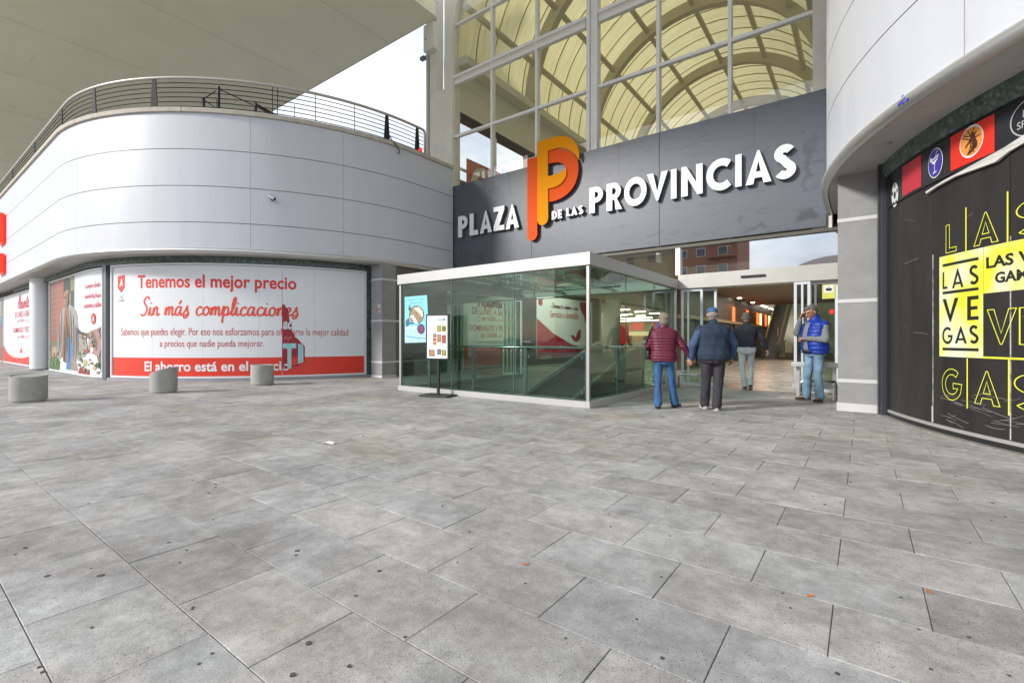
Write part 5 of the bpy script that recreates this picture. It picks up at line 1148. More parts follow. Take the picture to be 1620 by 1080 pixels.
# ================================================================== BOLLARDS
def bollard(px, ybase, w, zl, zr, label, kd=0.0):
    x, y = gnd(px, ybase); t = H*F0/(ybase-HY); r = w/2/F0*t/math.sqrt(1+((px-CX)/F0)**2); dd = math.hypot(x, y)
    cx_, cy_ = x+x/dd*r, y+y/dd*r
    b = thing('concrete_bollard', (cx_, cy_, 0), label, 'bollard', 'round concrete bollards with slanted tops')
    n = 40; v = []; f = []
    dirx, diry = RT
    prof = [(.90, 0, 0), (.90, .03, 0), (1, .035, 0), (1, 1, 1), (.965, 1.0, 1), (.93, .97, 1), (0, .95, 1)]
    for (rr, hz, top) in prof:
        for i in range(n):
            a = 2*math.pi*i/n; ux, uy = rr*r*math.cos(a), rr*r*math.sin(a); lr = (ux*dirx+uy*diry)/r
            zt_ = (zl+zr)/2+(zr-zl)/2*lr+kd*(ux*cx_+uy*cy_)/r/math.hypot(cx_, cy_)
            z = hz if not top else zt_*(hz if hz < 1 else 1)
            v.append((cx_+ux, cy_+uy, z))
    for k in range(len(prof)-1):
        for i in range(n): a = k*n+i; c = k*n+(i+1) % n; f.append((a, c, c+n, a+n))
    MB().add(v, f).build('concrete_body', [bolm], b, smooth=True).data.set_sharp_from_angle(angle=R_(35))
    ring = [(cx_+(r+.0)*1.001*math.cos(2*math.pi*i/n), cy_+r*1.001*math.sin(2*math.pi*i/n), .22) for i in range(n)]
    return b
bollard(45.5, 637, 64, .485, .50, 'widest round concrete bollard at the left edge of the view', .03)
bollard(259, 622.5, 46, .40, .56, 'concrete bollard with a top slanting up to the right, middle one of the three')
bollard(415, 610, 38, .525, .50, 'smallest and farthest of the three concrete bollards, before the poster')
# ================================================================== CANOPY
cn = thing('concrete_canopy', (-30, 6, 12.8), 'huge pale olive concrete canopy overhead at the upper left', 'canopy')
MB().prism([(-110, -.16), (6, -.16), (6, 11.0), (-12.4, 11.0), (-12.4, 12.11), (-110, 12.11)], 12.8, 13.9).build('canopy_slab', [concm], cn)
MB().box(-110, 6, -.2, -.165, 12.72, 13.95).build('canopy_edge', [cream], cn); MB().box(-110, -12.4, 12.115, 12.15, 12.78, 13.95).build('canopy_edge', [cream], cn)
mb = MB(); random.seed(9)
for _ in range(42):
    x = random.uniform(-45, -10); y = random.uniform(1, 11.5); l = random.uniform(.1, .9); a = random.choice([0, 0, 1]); mb.box(x, x+(l if a else .01), y, y+(.01 if a else l*.6), 12.788, 12.81)
for x in range(-80, -8, 5): mb.box(x, x+.01, -.1, 12.0, 12.792, 12.81)
mb.build('shutter_marks', [M('mark_dark', (.60, .57, .42), .9)], cn)
for x in (-40, -66, -92):
    for y in (1.2,): MB().tube([(x, y, 0), (x, y, 12.79)], .5, 24).build('canopy_column', [concm], cn)
# ================================================================== SLIDING DOORS
doorm = M('door_aluminium', (.66, .68, .72), .35, .2)
def leaf(x0, x1, y, label, inner=(), base=None, name='sliding_door'):
    d = thing(name, ((x0+x1)/2, y, 0), label, 'door'); w = .055
    mb = MB(); mb.box(x0, x0+w, y-.025, y+.025, .04, ZB0-.01); mb.box(x1-w, x1, y-.025, y+.025, .04, ZB0-.01); mb.box(x0+w, x1-w, y-.025, y+.025, .04, .04+w*1.3); mb.box(x0+w, x1-w, y-.025, y+.025, ZB0-.01-w, ZB0-.01); mb.build('door_frame', [doorm], d, bevel=.003)
    MB().box(x0+w, x1-w, y-.004, y+.004, .04+w*1.3, ZB0-.01-w).build('door_pane', [MT['green_glass']], d)
    for u in inner: MB().box(u-.02, u+.02, y-.02, y+.02, .04+w*1.3, ZB0-.01-w).build('door_bar', [doorm], d)
    return d
X = lambda px, c=YD: on_y(px, c)[0]
leaf(X(1078), X(1112), YD, 'fixed glass door leaf nearest the glass enclosure, with red lettering', (X(1089),))
leaf(X(1108, YD+.12), X(1134, YD+.12), YD+.12, 'open sliding glass leaf on the left of the main doorway', ())
leaf(X(1257), X(1283), YD-.10, 'open sliding glass leaf on the right of the main doorway, behind the standing man', (X(1270),))
d = leaf(X(1279, YD+.1), X(1326, YD+.1), YD+.1, 'fixed glass door leaf with a yellow camera notice at the right end of the doorway', (X(1290, YD+.1),))
x0, t0 = on_y(1300.5, YD+.02); x1, t1 = on_y(1321, YD+.02); nz0, nz1 = zat(472.5, t0), zat(449, t0)
nt_ = MB().box(x0, x1, YD+.06, YD+.064, nz0, nz1).build('camera_notice', [M('notice_yellow', (.62, .62, .12), .5)], d)
MB().box(x0+.03, x1-.03, YD+.056, YD+.0595, nz0+(nz1-nz0)*.4, nz1-.03).build('notice_field', [whitep], nt_)
fn = PY(YD+.054); mb = MB(); place(mb, fill([[(0, .35), (.1, .1), (.75, 0), (1, .3), (.95, .6), (.55, .65), (.55, 1), (.45, 1), (.45, .62), (.05, .7)]]), fn, x0+.06, x1-.05, nz0+(nz1-nz0)*.5, nz1-.06, 0); mb.build('camera_symbol', [blk], nt_)
mb = MB(); xx_, tt_ = on_y(1316, YD+.06); place(mb, fill([arc(.5, .5, .5, 0, 340, 16)]), PY(YD+.055), xx_-.05, xx_+.05, zat(493, tt_)-.05, zat(493, tt_)+.05, 0); s_ = mb.build('round_sticker', [redp], d)
mb = MB(); x0, t0 = on_y(1083, YD); place(mb, text('ENTRADA', .02), lambda u, z, o=0: (x0+.03+.0*u+(z-1.5)*0+.07*(1-u), YD-.03-o, z), 0, 1, 1.15, 1.95, .0)
leaf(X(716), X(733), YD, 'left glass leaf of the second doorway seen through the enclosure', (X(724),)); leaf(X(796), X(826), YD, 'right glass leaf of the second doorway seen through the enclosure', (X(803), X(809), X(816)))
# low guard rails beside the doors
def guard(x0, x1, y, z, label):
    g_ = thing('guard_rail', ((x0+x1)/2, y, 0), label, 'rail')
    MB().tube([(x0, y, .02), (x0, y, z-.04), (x0+.04, y, z), (x1, y, z)], .024, 10).build('rail_tube', [steel], g_, smooth=True)
    MB().box(x0-.05, x0+.05, y-.05, y+.05, 0, .02).build('foot', [steel], g_)
    MB().tube([(x1, y, .0), (x1, y, z)], .022, 8).build('upright', [steel], g_)
guard(X(1074, YD-.45), X(1112, YD-.45), YD-.45, .33, 'low steel guard rail before the left door leaf, behind the man in the cap')
guard(X(1267, 10.7), X(1322, 10.7), 10.7, .36, 'low steel guard rail behind the legs of the man in the blue vest')
bench = thing('wall_bench', (-.7, 10.9, 0), 'grey metal bench ledge beside the grey column behind the standing man', 'bench')
MB().box(-1.15, -.36, 10.75, 11.1, .62, .70).build('seat', [alu], bench, bevel=.01); MB().box(-1.15, -.36, 10.906, 10.944, .20, .28).build('lower_bar', [alu], bench)
for x in (-1.05, -.45): MB().box(x-.03, x+.03, 10.9, 10.95, 0, .62).build('leg', [alu], bench)
# ================================================================== HALL INTERIOR
# posters on the left wall of the hall
wallp = M('display_frame', (.10, .10, .10), .5)
MB().box(xl-.3, xl-.02, 12.2, 24, 0, 3.4).build('shop_front', [M('shopfront_dark', (.03, .035, .03), .4)], hall)
def ypx(px): return on_x(px, xl)[0]
def zx(px, y): yy, t = on_x(px, xl); return zat(y, t)
def xpr(vf, px0, px1, ya, yb, mat, par, off=.012, name='lettering'):
    y0, y1 = ypx(px0), ypx(px1); pm_ = (px0+px1)/2; mb = MB(); place(mb, vf, PX(xl), y0, y1, zx(pm_, yb), zx(pm_, ya), off); mb.build(name, [mat], par)
w1 = thing('hours_poster', (xl, (ypx(728)+ypx(812))/2, .2), 'white opening hours poster with red band, seen through the left half of the enclosure', 'poster')
MB().box(xl-.02, xl+.004, ypx(728), ypx(818), .12, 3.2).build('sheet', [whitep], w1)
MB().box(xl+.004, xl+.007, ypx(728), ypx(818), .14, .85).build('red_band', [redp2], w1)
dr = M('deep_red_print', (.42, .03, .03), .5)
xpr(cursive('Abierto', .26), 755, 800, 466, 488, dr, w1); xpr(text('DE LUNES A SABADO', .012), 747, 812, 487.5, 499, dr, w1); xpr(text('de 9:00h. a 21:30h.', .008), 762, 810, 501, 508.5, dr, w1)
xpr(text('DOMINGOS Y FESTIVOS', .012), 741.5, 816, 514.5, 524, dr, w1); xpr(text('de 10:00h. a 21:00h.', .008), 760, 812, 526.5, 534, dr, w1); xpr(text('* Consulta los festivos de apertura', 0), 746, 808, 538, 543, greyp, w1)
for px, y in ((757, 504.5), (753, 531)):
    a, t = on_x(px, xl); r0 = 4/F0*t; mb = MB(); place(mb, ring(.1), PX(xl), a-r0*1.3, a+r0*1.3, zat(y, t)-r0, zat(y, t)+r0, .012); mb.build('clock_ring', [greyp], w1)
w2 = thing('delivery_poster', (xl, (ypx(850)+ypx(935))/2, .2), 'white and red home delivery poster with a bird, seen through the glass enclosure', 'poster')
ya_, yb_ = ypx(849), ypx(937)
MB().box(xl-.02, xl+.004, ya_, yb_, .3, 3.15).build('sheet', [whitep], w2)
za_ = zx(849, 503); v, f = fill([[(ya_, .32), (ya_, za_), (ypx(875), zx(875, 527)), (ypx(905), zx(905, 545)), (yb_, zx(930, 552)), (yb_, .32)]])
MB().add([(xl+.007, p[0], p[1]) for p in v], f).build('red_field', [crimson], w2)
xpr(cursive('Llevamos tu compra a casa', .2), 872, 914, 480, 492, dr, w2); xpr(text('Servicio a domicilio', .012), 870, 915, 493, 503.5, dr, w2)
xpr(fill([[(0, .28), (.5, 0), (1, .28), (1, 1), (0, 1)]]), 851.5, 858, 473, 484, crimson, w2, name='emblem')
xpr(fill([[(0, 1), (1, 1), (1, 0), (.75, .1), (.6, .35), (.15, .6), (0, .8)]]), 917, 928, 478, 512, crimson, w2, name='shield')
xpr(fill([bird]), 902.5, 919.5, 520.5, 541, crimson, w2, .014, 'bird_emblem'); xpr(text('CLUB 09', .03), 855, 871, 562, 568, M('pale_print', (.55, .66, .68), .5), w2)
# white column, supermarket beyond
MB().tube([(xl+.1, 25.2, 0), (xl+.1, 25.2, 3.4)], .55, 28).build('hall_column', [offwhite], hall, smooth=True)
MB().box(xl-8, xl+.0, 24, 24.2, 0, 3.4).build('partition', [hallw], hall)
mk = thing('supermarket', (-16, 33, 0), 'brightly lit supermarket with red signs seen deep through the enclosure glass', 'shop')
MB().box(-24, xl, 24.2, 44, 3.25, 3.4).build('ceiling', [M('market_ceiling', (.22, .17, .11), .7)], mk)
MB().box(-24.2, -24, 24.2, 44, 0, 3.4).build('back_wall', [M('market_wall', (.55, .42, .22), .6)], mk); MB().box(-24, xl, 44, 44.2, 0, 3.4).build('side_wall', [M('market_wall', (.55, .42, .22), .6)], mk)
lampm = M('tube_light', (1, 1, 1), .5, emit=(1, .93, .78), es=9)
for i in range(5):
    for k in range(6): MB().box(-23+2.3*i, -22.2+2.3*i, 25+3*k, 25.2+3*k, 3.2, 3.245).build('ceiling_light', [lampm], mk)
for k in range(3): MB().box(-23, -12.3, 29+4.5*k, 29.08+4.5*k, 2.7, 2.76).build('light_strip', [lampm], mk)
rdm = M('market_red', (.55, .02, .015), .5, emit=(.8, .03, .02), es=.25)
for i, (x, y) in enumerate(((-14, 30), (-15.5, 34), (-13, 37), (-17, 31), (-19, 36), (-16, 40))): MB().box(x-.5, x+.5, y, y+.1, 2.0, 2.6).build('aisle_sign', [rdm], mk)
shv = [M('goods_a', (.45, .30, .12), .6, vs=7, va=.9, col2=(.05, .04, .03)), M('goods_b', (.50, .42, .10), .6, vs=9, va=.8, col2=(.30, .03, .02)), M('goods_c', (.12, .12, .12), .6, vs=8, va=.9, col2=(.5, .45, .4))]
for k in range(6):
    y = 28+2.6*k
    for z in (0, .5, 1.0): MB().box(-21+.4*(k % 2), -13+.3*k*.3, y, y+.8, z+.02, z+.42).build('shelf_goods', [shv[(k+int(z*2)) % 3]], mk)
MB().box(-22.5, -12.6, 43.0, 43.3, 1.5, 1.9).build('counter_sign', [M('counter_cream', (.65, .50, .25), .5, emit=(1, .8, .4), es=.3)], mk)
cb = thing('red_display', (xl+.35, 26.8, 0), 'tall red display panel beside the white column inside the hall', 'display'); MB().box(xl+.0, xl+.5, 26.2, 26.9, .9, 2.0).build('panel', [rdm], cb, bevel=.05); MB().box(xl+.2, xl+.3, 26.4, 26.6, 0, .9).build('stem', [darkm], cb)
ps = thing('purple_screen', (-9.6, 29, 0), 'purple advertising screen standing deep in the hall', 'screen'); MB().box(-10.2, -9.2, 28.5, 28.7, .5, 2.3).build('screen', [M('purple_screen', (.12, .08, .25), .3, emit=(.25, .15, .6), es=.5)], ps, bevel=.02); MB().box(-9.8, -9.6, 28.5, 28.7, 0, .5).build('stem', [darkm], ps)
# shop block with orange lamps
sb_ = thing('shop_front_row', (-5.8, 30, 0), 'row of dark shop fronts with orange wall lamps along the left of the corridor', 'shop')
brown = M('shop_brown', (.10, .065, .04), .5, vs=2, va=.3)
MB().box(-6.2, -5.5, 18.0, 46, 0, 3.31).build('shop_body', [brown], sb_)
MB().box(-5.62, -5.3, 17.98, 45.9, 1.95, 2.08).build('shelf_band', [M('band_cream', (.30, .22, .13), .5)], sb_)
orl = M('orange_glow', (.8, .12, .02), .5, emit=(1, .10, .02), es=1.3)
ypos = [on_x(p, -5.5)[0] for p in (1160, 1182, 1198, 1211)]+[35, 38.5, 42]
for i, y in enumerate(ypos):
    MB().box(-5.5, -5.46, y-.22, y+.22, 2.1, 2.85).build('orange_panel', [orl if i < 4 else M('warm_glow', (.8, .5, .2), .5, emit=(1, .6, .2), es=2)], sb_)
    MB().tube([(-5.2, y, 3.29), (-5.2, y, 3.315)], .10, 12).build('spot_lamp', [lampm], sb_)
for y in (20, 23.5, 27): MB().box(-5.49, -5.44, y, y+2.6, .1, 1.9).build('shop_pane', [M('shop_glass', (.04, .035, .03), .1)], sb_)
def lamp(x, y, z, e, c, sx, sy):
    l = bpy.data.lights.new('ceiling_and_fill_lamp', 'AREA'); l.energy = e; l.color = c; l.shape = 'RECTANGLE'; l.size = sx; l.size_y = sy; o = bpy.data.objects.new('ceiling_and_fill_lamp', l); COL.objects.link(o); o.location = (x, y, z)
lamp(-3, 17, 3.25, 80, (1, .93, .83), 3, 6); lamp(-3, 25, 3.25, 110, (1, .92, .80), 3, 9); lamp(-10, 17, 3.6, 120, (1, .93, .82), 3, 7); lamp(-17, 34, 3.1, 420, (1, .85, .6), 9, 16)  # lamp near the left wall posters is an added fill, no fixture there
for y in ypos[:4]: lamp(-5.15, y, 3.0, 2, (1, .35, .1), .2, .2)
# escalator
esc = thing('escalator', (-4.1, 32.5, 0), 'escalator rising away on the right of the corridor', 'escalator')
yx0 = 32.5; rise = math.tan(R_(30))
for x in (-4.9, -4.1, -3.3):
    MB().tube([(x, yx0-1, .9), (x, yx0, .95), (x, yx0+8, .95+8*rise)], .05, 8).build('handrail', [M('rail_rubber', (.30, .28, .2), .4)], esc)
    MB().add([(x, yx0-1, 0), (x, yx0, 0), (x, yx0+8, 8*rise-.3), (x, yx0+8, 8*rise+.85), (x, yx0, .85), (x, yx0-1, .8)], [(0, 1, 2, 3, 4, 5)]).build('balustrade_panel', [M('escalator_panel', (.16, .15, .11), .3)], esc)
    MB().tube([(x-.02, yx0, .12), (x-.02, yx0+8, .12+8*rise)], .04, 6).build('skirt_strip', [M('strip_cream', (.5, .45, .30), .4)], esc)
for k in range(24): MB().box(-4.85, -4.15, yx0+.33*k, yx0+.33*(k+1), .33*k*rise-.15, .33*(k+1)*rise).build('step', [greyal], esc)
# info desk, cleaning cart, far figure
x, t = on_y(1225, 24.0) if False else (0, 0)
dx, dy = gnd(1226, 565.5); 
dsk = thing('info_desk', (dx, dy, 0), 'small white desk with two framed notices in the middle of the corridor', 'desk')
MB().box(dx-.5, dx+.5, dy, dy+.6, 0, 1.05).build('desk_body', [M('desk_white', (.62, .58, .50), .5)], dsk, bevel=.02); MB().box(dx-.56, dx+.56, dy-.05, dy+.65, 1.05, 1.1).build('desk_top', [whiteband], dsk)
for a, mt in ((-.36, M('leaflet_green', (.20, .26, .16), .5)), (.06, M('leaflet_red', (.45, .14, .12), .5))): MB().box(dx+a, dx+a+.3, dy-.012, dy-.002, .3, .8).build('notice', [mt], dsk)
MB().box(dx+.1, dx+.18, dy+.2, dy+.28, 1.1, 1.9).build('sign_pole', [whiteband], dsk)
cx2, cy2 = dx+1.4, dy+.9
ct = thing('cleaning_cart', (cx2, cy2, 0), 'dark cleaning cart with a green and yellow sack beside the desk', 'cart')
MB().box(cx2-.3, cx2+.3, cy2-.2, cy2+.3, .15, .5).build('cart_body', [darkm], ct, bevel=.02); MB().box(cx2-.28, cx2+.05, cy2-.25, cy2+.1, .5, 1.15).build('sack', [M('sack_green', (.03, .30, .05), .5)], ct, bevel=.08); MB().box(cx2+.06, cx2+.3, cy2-.25, cy2+.1, .5, 1.25).build('sack', [M('sack_yellow', (.60, .50, .03), .5)], ct, bevel=.08)
for sx in (-.22, .22): MB().tube([(cx2+sx-.03, cy2-.1, .08), (cx2+sx+.03, cy2-.1, .08)], .08, 12).build('wheel', [darkm], ct)
# ================================================================== BEHIND THE CAMERA: what the glass reflects
brick = M('orange_brick', (.30, .13, .085), .8, vs=6, va=.2, stretch=(1, 1, 3)); paleb = M('pale_block', (.50, .44, .28), .7)
ab = thing('apartment_block', (-30, -62, 0), 'orange brick and cream apartment block across the street behind the viewer', 'building')
MB().box(-27, -16.5, -70, -60, 0, 21).build('brick_wall', [brick], ab); MB().box(-46, -27.01, -70, -61, 0, 20).build('cream_wall', [paleb], ab)
for i in range(6):
    z = 3.6+2.9*i
    for x in (-26, -23, -19.5): w = MB().box(x, x+1.5, -60.0, -59.93, z, z+1.4).build('window', [whiteband], ab); MB().box(x+.08, x+1.42, -59.928, -59.92, z+.08, z+1.32).build('pane', [M('dark_pane', (.06, .07, .08), .1)], w)
    MB().box(-21, -16.6, -59.99, -58.9, z-.5, z-.35).build('balcony', [M('balcony_brown', (.28, .12, .05), .7)], ab)
    for x in (-44, -40, -36, -32): w = MB().box(x, x+1.6, -61, -60.93, z, z+1.4).build('window', [whiteband], ab); MB().box(x+.08, x+1.52, -60.928, -60.92, z+.08, z+1.32).build('pane', [M('dark_pane', (.06, .07, .08), .1)], w)
ob = thing('arched_pavilion', (-3, -60, 0), 'pinkish arched glass pavilion across the street behind the viewer', 'building')
mb = MB(); v = [(-3+9*math.cos(R_(a)), -60, 7+6.5*math.sin(R_(a))) for a in range(0, 181, 10)]+[(-12, -60, 0), (6, -60, 0)]; n = len(v)
MB().add(v+[(p[0], -66, p[2]) for p in v], [tuple(range(n)), tuple(range(2*n-1, n-1, -1))]+[(i, (i+1) % n, (i+1) % n+n, i+n) for i in range(n)]).build('arched_wall', [M('pink_wall', (.62, .50, .47), .6)], ob)
for k in range(7): MB().box(-11.5+k*2.7, -11.4+k*2.7, -59.95, -59.9, 0, 9).build('mullion', [greyal], ob)
for z in (4, 7, 10): MB().box(-10.5, 4.5, -59.95, -59.9, z, z+.1).build('transom', [greyal], ob)
# parked cars along the street behind the viewer
def car(x, y, col, label, lrz=0):
    c = thing('parked_car', (x, y, -.06), label, 'car', 'cars parked behind the viewer')
    b = -.06
    prof = [(-2.15, .35), (-2.2, .62), (-2.05, .86), (-1.35, .95), (-.75, 1.38), (.55, 1.44), (1.25, 1.02), (2.0, .92), (2.2, .7), (2.15, .35), (1.75, .28), (-1.75, .28)]
    v = []; ws = []
    for k, (w, s) in enumerate(((-.86, .9), (-.8, 1), (.8, 1), (.86, .9))):
        for px_, pz in prof: v.append((x+px_*(1 if abs(w) < .85 else .985), y+w*(1 if pz < 1.0 else .86), pz+b+(0 if abs(w) < .85 else -.03)))
    n = len(prof); f = [(k*n+i, k*n+(i+1) % n, (k+1)*n+(i+1) % n, (k+1)*n+i) for k in range(3) for i in range(n)]+[tuple(range(n-1, -1, -1)), tuple(range(3*n, 4*n))]
    MB().add(v, f).build('body', [col], c, bevel=.05)
    gl_ = M('car_glass', (.03, .035, .04), .08)
    for s in (-1, 1): yy = y+s*.752; MB().add([(x-1.15, yy+s*.06, .97), (x+1.0, yy+s*.06, .99), (x+.5, yy, 1.30), (x-.7, yy, 1.28)], [(0, 1, 2, 3)]).build('side_window', [gl_], c)
    for wx in (-1.35, 1.35):
        for s in (-1, 1): w = MB().tube([(x+wx, y+s*.66, .26), (x+wx, y+s*.88, .26)], .32, 20).build('wheel', [darkm], c); MB().tube([(x+wx, y+s*.88, .26), (x+wx, y+s*.90, .26)], .19, 14).build('rim', [alu], w)
    for s in (-1, 1): MB().box(x+2.12, x+2.2, y+s*.6-.15, y+s*.6+.15, .6, .72).build('headlight', [whiteband], c)
cw = M('car_white', (.75, .75, .76), .25, coat=.5)
car(-31, -28, cw, 'white hatchback parked on the street behind the viewer, farthest left'); car(-25, -28, cw, 'white saloon parked between the two others behind the viewer'); car(-18, -28, M('car_grey', (.25, .26, .28), .25, coat=.5), 'grey hatchback parked behind the viewer on the right')
# ================================================================== PEOPLE
def cap_(p0, p1, r0, r1, n=14, sq=(1, 1)):
    """closed tapered limb with rounded ends"""
    p0, p1 = Vector(p0), Vector(p1); d = p1-p0; l = d.length or 1e-4; d.normalize()
    a = d.cross(Vector((0, 1, 0)) if abs(d.y) < .8 else Vector((1, 0, 0))).normalized(); b = d.cross(a)
    rings = []
    for k in range(4): t = math.pi/2*(1-k/4); rings.append((p0-d*r0*math.sin(t), r0*math.cos(t)))
    rings = [(c, max(r, 1e-4)) for c, r in rings]
    for k in range(7): q = k/6; rings.append((p0+d*l*q, r0+(r1-r0)*q))
    for k in range(1, 5): t = math.pi/2*k/4; rings.append((p1+d*r1*math.sin(t), max(r1*math.cos(t), 1e-4)))
    v = []; f = []
    for c, r in rings:
        for i in range(n): t = 2*math.pi*i/n; v.append(tuple(c+a*math.cos(t)*r*sq[0]+b*math.sin(t)*r*sq[1]))
    for k in range(len(rings)-1):
        for i in range(n): f.append((k*n+i, k*n+(i+1) % n, (k+1)*n+(i+1) % n, (k+1)*n+i))
    f += [tuple(range(n-1, -1, -1)), tuple(range((len(rings)-1)*n, len(rings)*n))]
    return v, f
def loft(rings, n=22):
    """rings: (cx, cy, z, rx, ry)"""
    v = []; f = []
    for (cx, cy, z, rx, ry) in rings:
        for i in range(n):
            t = 2*math.pi*i/n; c, s = math.cos(t), math.sin(t); e = .82
            v.append((cx+rx*math.copysign(abs(c)**e, c), cy+ry*math.copysign(abs(s)**e, s), z))
    for k in range(len(rings)-1):
        for i in range(n): f.append((k*n+i, k*n+(i+1) % n, (k+1)*n+(i+1) % n, (k+1)*n+i))
    f += [tuple(range(n-1, -1, -1)), tuple(range((len(rings)-1)*n, len(rings)*n))]
    return v, f
def ell(c, r, n=14, rot=None):
    v = []; f = []; m = 10
    for j in range(m+1):
        ph = math.pi*j/m-math.pi/2
        for i in range(n):
            t = 2*math.pi*i/n; p = Vector((r[0]*math.cos(ph)*math.cos(t), r[1]*math.cos(ph)*math.sin(t), r[2]*math.sin(ph)))
            if rot: p = rot @ p
            v.append((c[0]+p.x, c[1]+p.y, c[2]+p.z))
    for j in range(m):
        for i in range(n): f.append((j*n+i, j*n+(i+1) % n, (j+1)*n+(i+1) % n, (j+1)*n+i))
    return v, f
def remesh(pieces, voxel, it=3, fac=.5, post=None):
    v = []; f = []
    for pv, pf in pieces: b = len(v); v += pv; f += [tuple(i+b for i in q) for q in pf]
    me = bpy.data.meshes.new('t'); me.from_pydata(v, [], f); me.update(); ob = bpy.data.objects.new('t', me); COL.objects.link(ob)
    r = ob.modifiers.new('r', 'REMESH'); r.mode = 'VOXEL'; r.voxel_size = voxel
    s = ob.modifiers.new('s', 'SMOOTH'); s.iterations = it; s.factor = fac
    dg = bpy.context.evaluated_depsgraph_get(); dg.update(); nm = bpy.data.meshes.new_from_object(ob.evaluated_get(dg)); bpy.data.objects.remove(ob); bpy.data.meshes.remove(me)
    if post:
        n = len(nm.vertices); co_ = np.empty(n*3); nm.vertices.foreach_get('co', co_); no = np.empty(n*3); nm.vertices.foreach_get('normal', no)
        co_ = post(co_.reshape(-1, 3), no.reshape(-1, 3)); nm.vertices.foreach_set('co', co_.reshape(-1)); nm.update()
    return nm
def wrinkle(amp, fz=55, fx=18, seed=0):
    def p(c, n):
        m_ = .5+.5*np.sin(c[:, 2]*7.3+seed)*np.sin(c[:, 0]*11+c[:, 1]*8+seed*3); w = m_*np.sin(c[:, 2]*fz*.55+c[:, 0]*fx*1.9+np.sin(c[:, 0]*fx+seed)*1.6+c[:, 1]*14)*.8+np.sin(c[:, 2]*fz*.27-c[:, 0]*fx*2.3+seed*2)*.5+np.sin(c[:, 0]*40+c[:, 2]*23+c[:, 1]*31)*.3
        return c+n*(w*amp)[:, None]
    return p
def quilt(pitch, depth, z0=0):
    def p(c, n):
        q = np.abs(np.sin((c[:, 2]-z0)*math.pi/pitch)); w = np.sqrt(q)*depth+np.sin(c[:, 0]*70+c[:, 2]*140)*depth*.08
        return c+n*(w-depth*.4)[:, None]
    return p
def hand(wr, d, nrm, side, curl=.5, s=1.):
    """palm with four bent fingers and a thumb leaving its side; d: pointing direction, nrm: palm normal"""
    wr, d, nrm = Vector(wr), Vector(d).normalized(), Vector(nrm).normalized(); sd = d.cross(nrm).normalized()*side
    P = [cap_(wr, wr+d*.03*s, .024*s, .027*s)]
    for k in range(4):
        o = (k-1.5)*.019*s; b0 = wr+d*.02*s+sd*o*.8; b1 = wr+d*.082*s+sd*o; P.append(cap_(b0, b1, .0145*s, .0125*s, 8))
        L_ = (.072, .080, .075, .060)[k]*s
        a = curl; p = b1
        for j, w in enumerate((.45, .32, .23)):
            dd = (d*math.cos(a)+nrm*math.sin(a)).normalized(); q = p+dd*L_*w; P.append(cap_(p, q, .0098*s-.0008*j, .0092*s-.0009*j, 8)); p = q; a += curl
    t0 = wr+d*.025*s-sd*.026*s; t1 = t0+(d*.55-sd*.75+nrm*.35).normalized()*.038*s; t2 = t1+(d*.85-sd*.2+nrm*.5).normalized()*.034*s
    P += [cap_(t0, t1, .0135*s, .0115*s, 8), cap_(t1, t2, .0115*s, .0095*s, 8)]
    return P
skin = M('skin', (.50, .27, .18), .5, vs=30, va=.12); skin2 = M('skin_tan', (.44, .22, .14), .5, vs=30, va=.12)
def attach(root, me, name, mat, smooth=True):
    me.materials.clear(); me.materials.append(mat)
    if smooth: me.polygons.foreach_set('use_smooth', [True]*len(me.polygons))
    o = bpy.data.objects.new(name, me); COL.objects.link(o); o.parent = root; return o
def head_parts(hc, yaw=0, pitch=0, s=1.):
    rot = Matrix.Rotation(yaw, 3, 'Z') @ Matrix.Rotation(pitch, 3, 'X'); c = Vector(hc)
    def P(x, y, z): return tuple(c+rot @ Vector((x*s, y*s, z*s)))
    pc = [ell(P(0, -.012, .03), (.077*s, .096*s, .088*s), rot=rot), ell(P(0, .022, -.035), (.06*s, .07*s, .075*s), rot=rot), ell(P(0, .055, -.085), (.032*s, .03*s, .026*s), rot=rot),
          cap_(P(0, .085, .015), P(0, .112, -.025), .010*s, .015*s, 10), ell(P(.033, .075, -.02), (.026*s, .02*s, .024*s), rot=rot), ell(P(-.033, .075, -.02), (.026*s, .02*s, .024*s), rot=rot),
          ell(P(0, .086, -.058), (.026*s, .014*s, .010*s), rot=rot), ell(P(0, .083, .035), (.05*s, .014*s, .012*s), rot=rot)]
    for sx in (-1, 1): pc.append(ell(P(sx*.080, -.005, -.01), (.012*s, .022*s, .034*s), rot=rot))
    return pc, P, rot
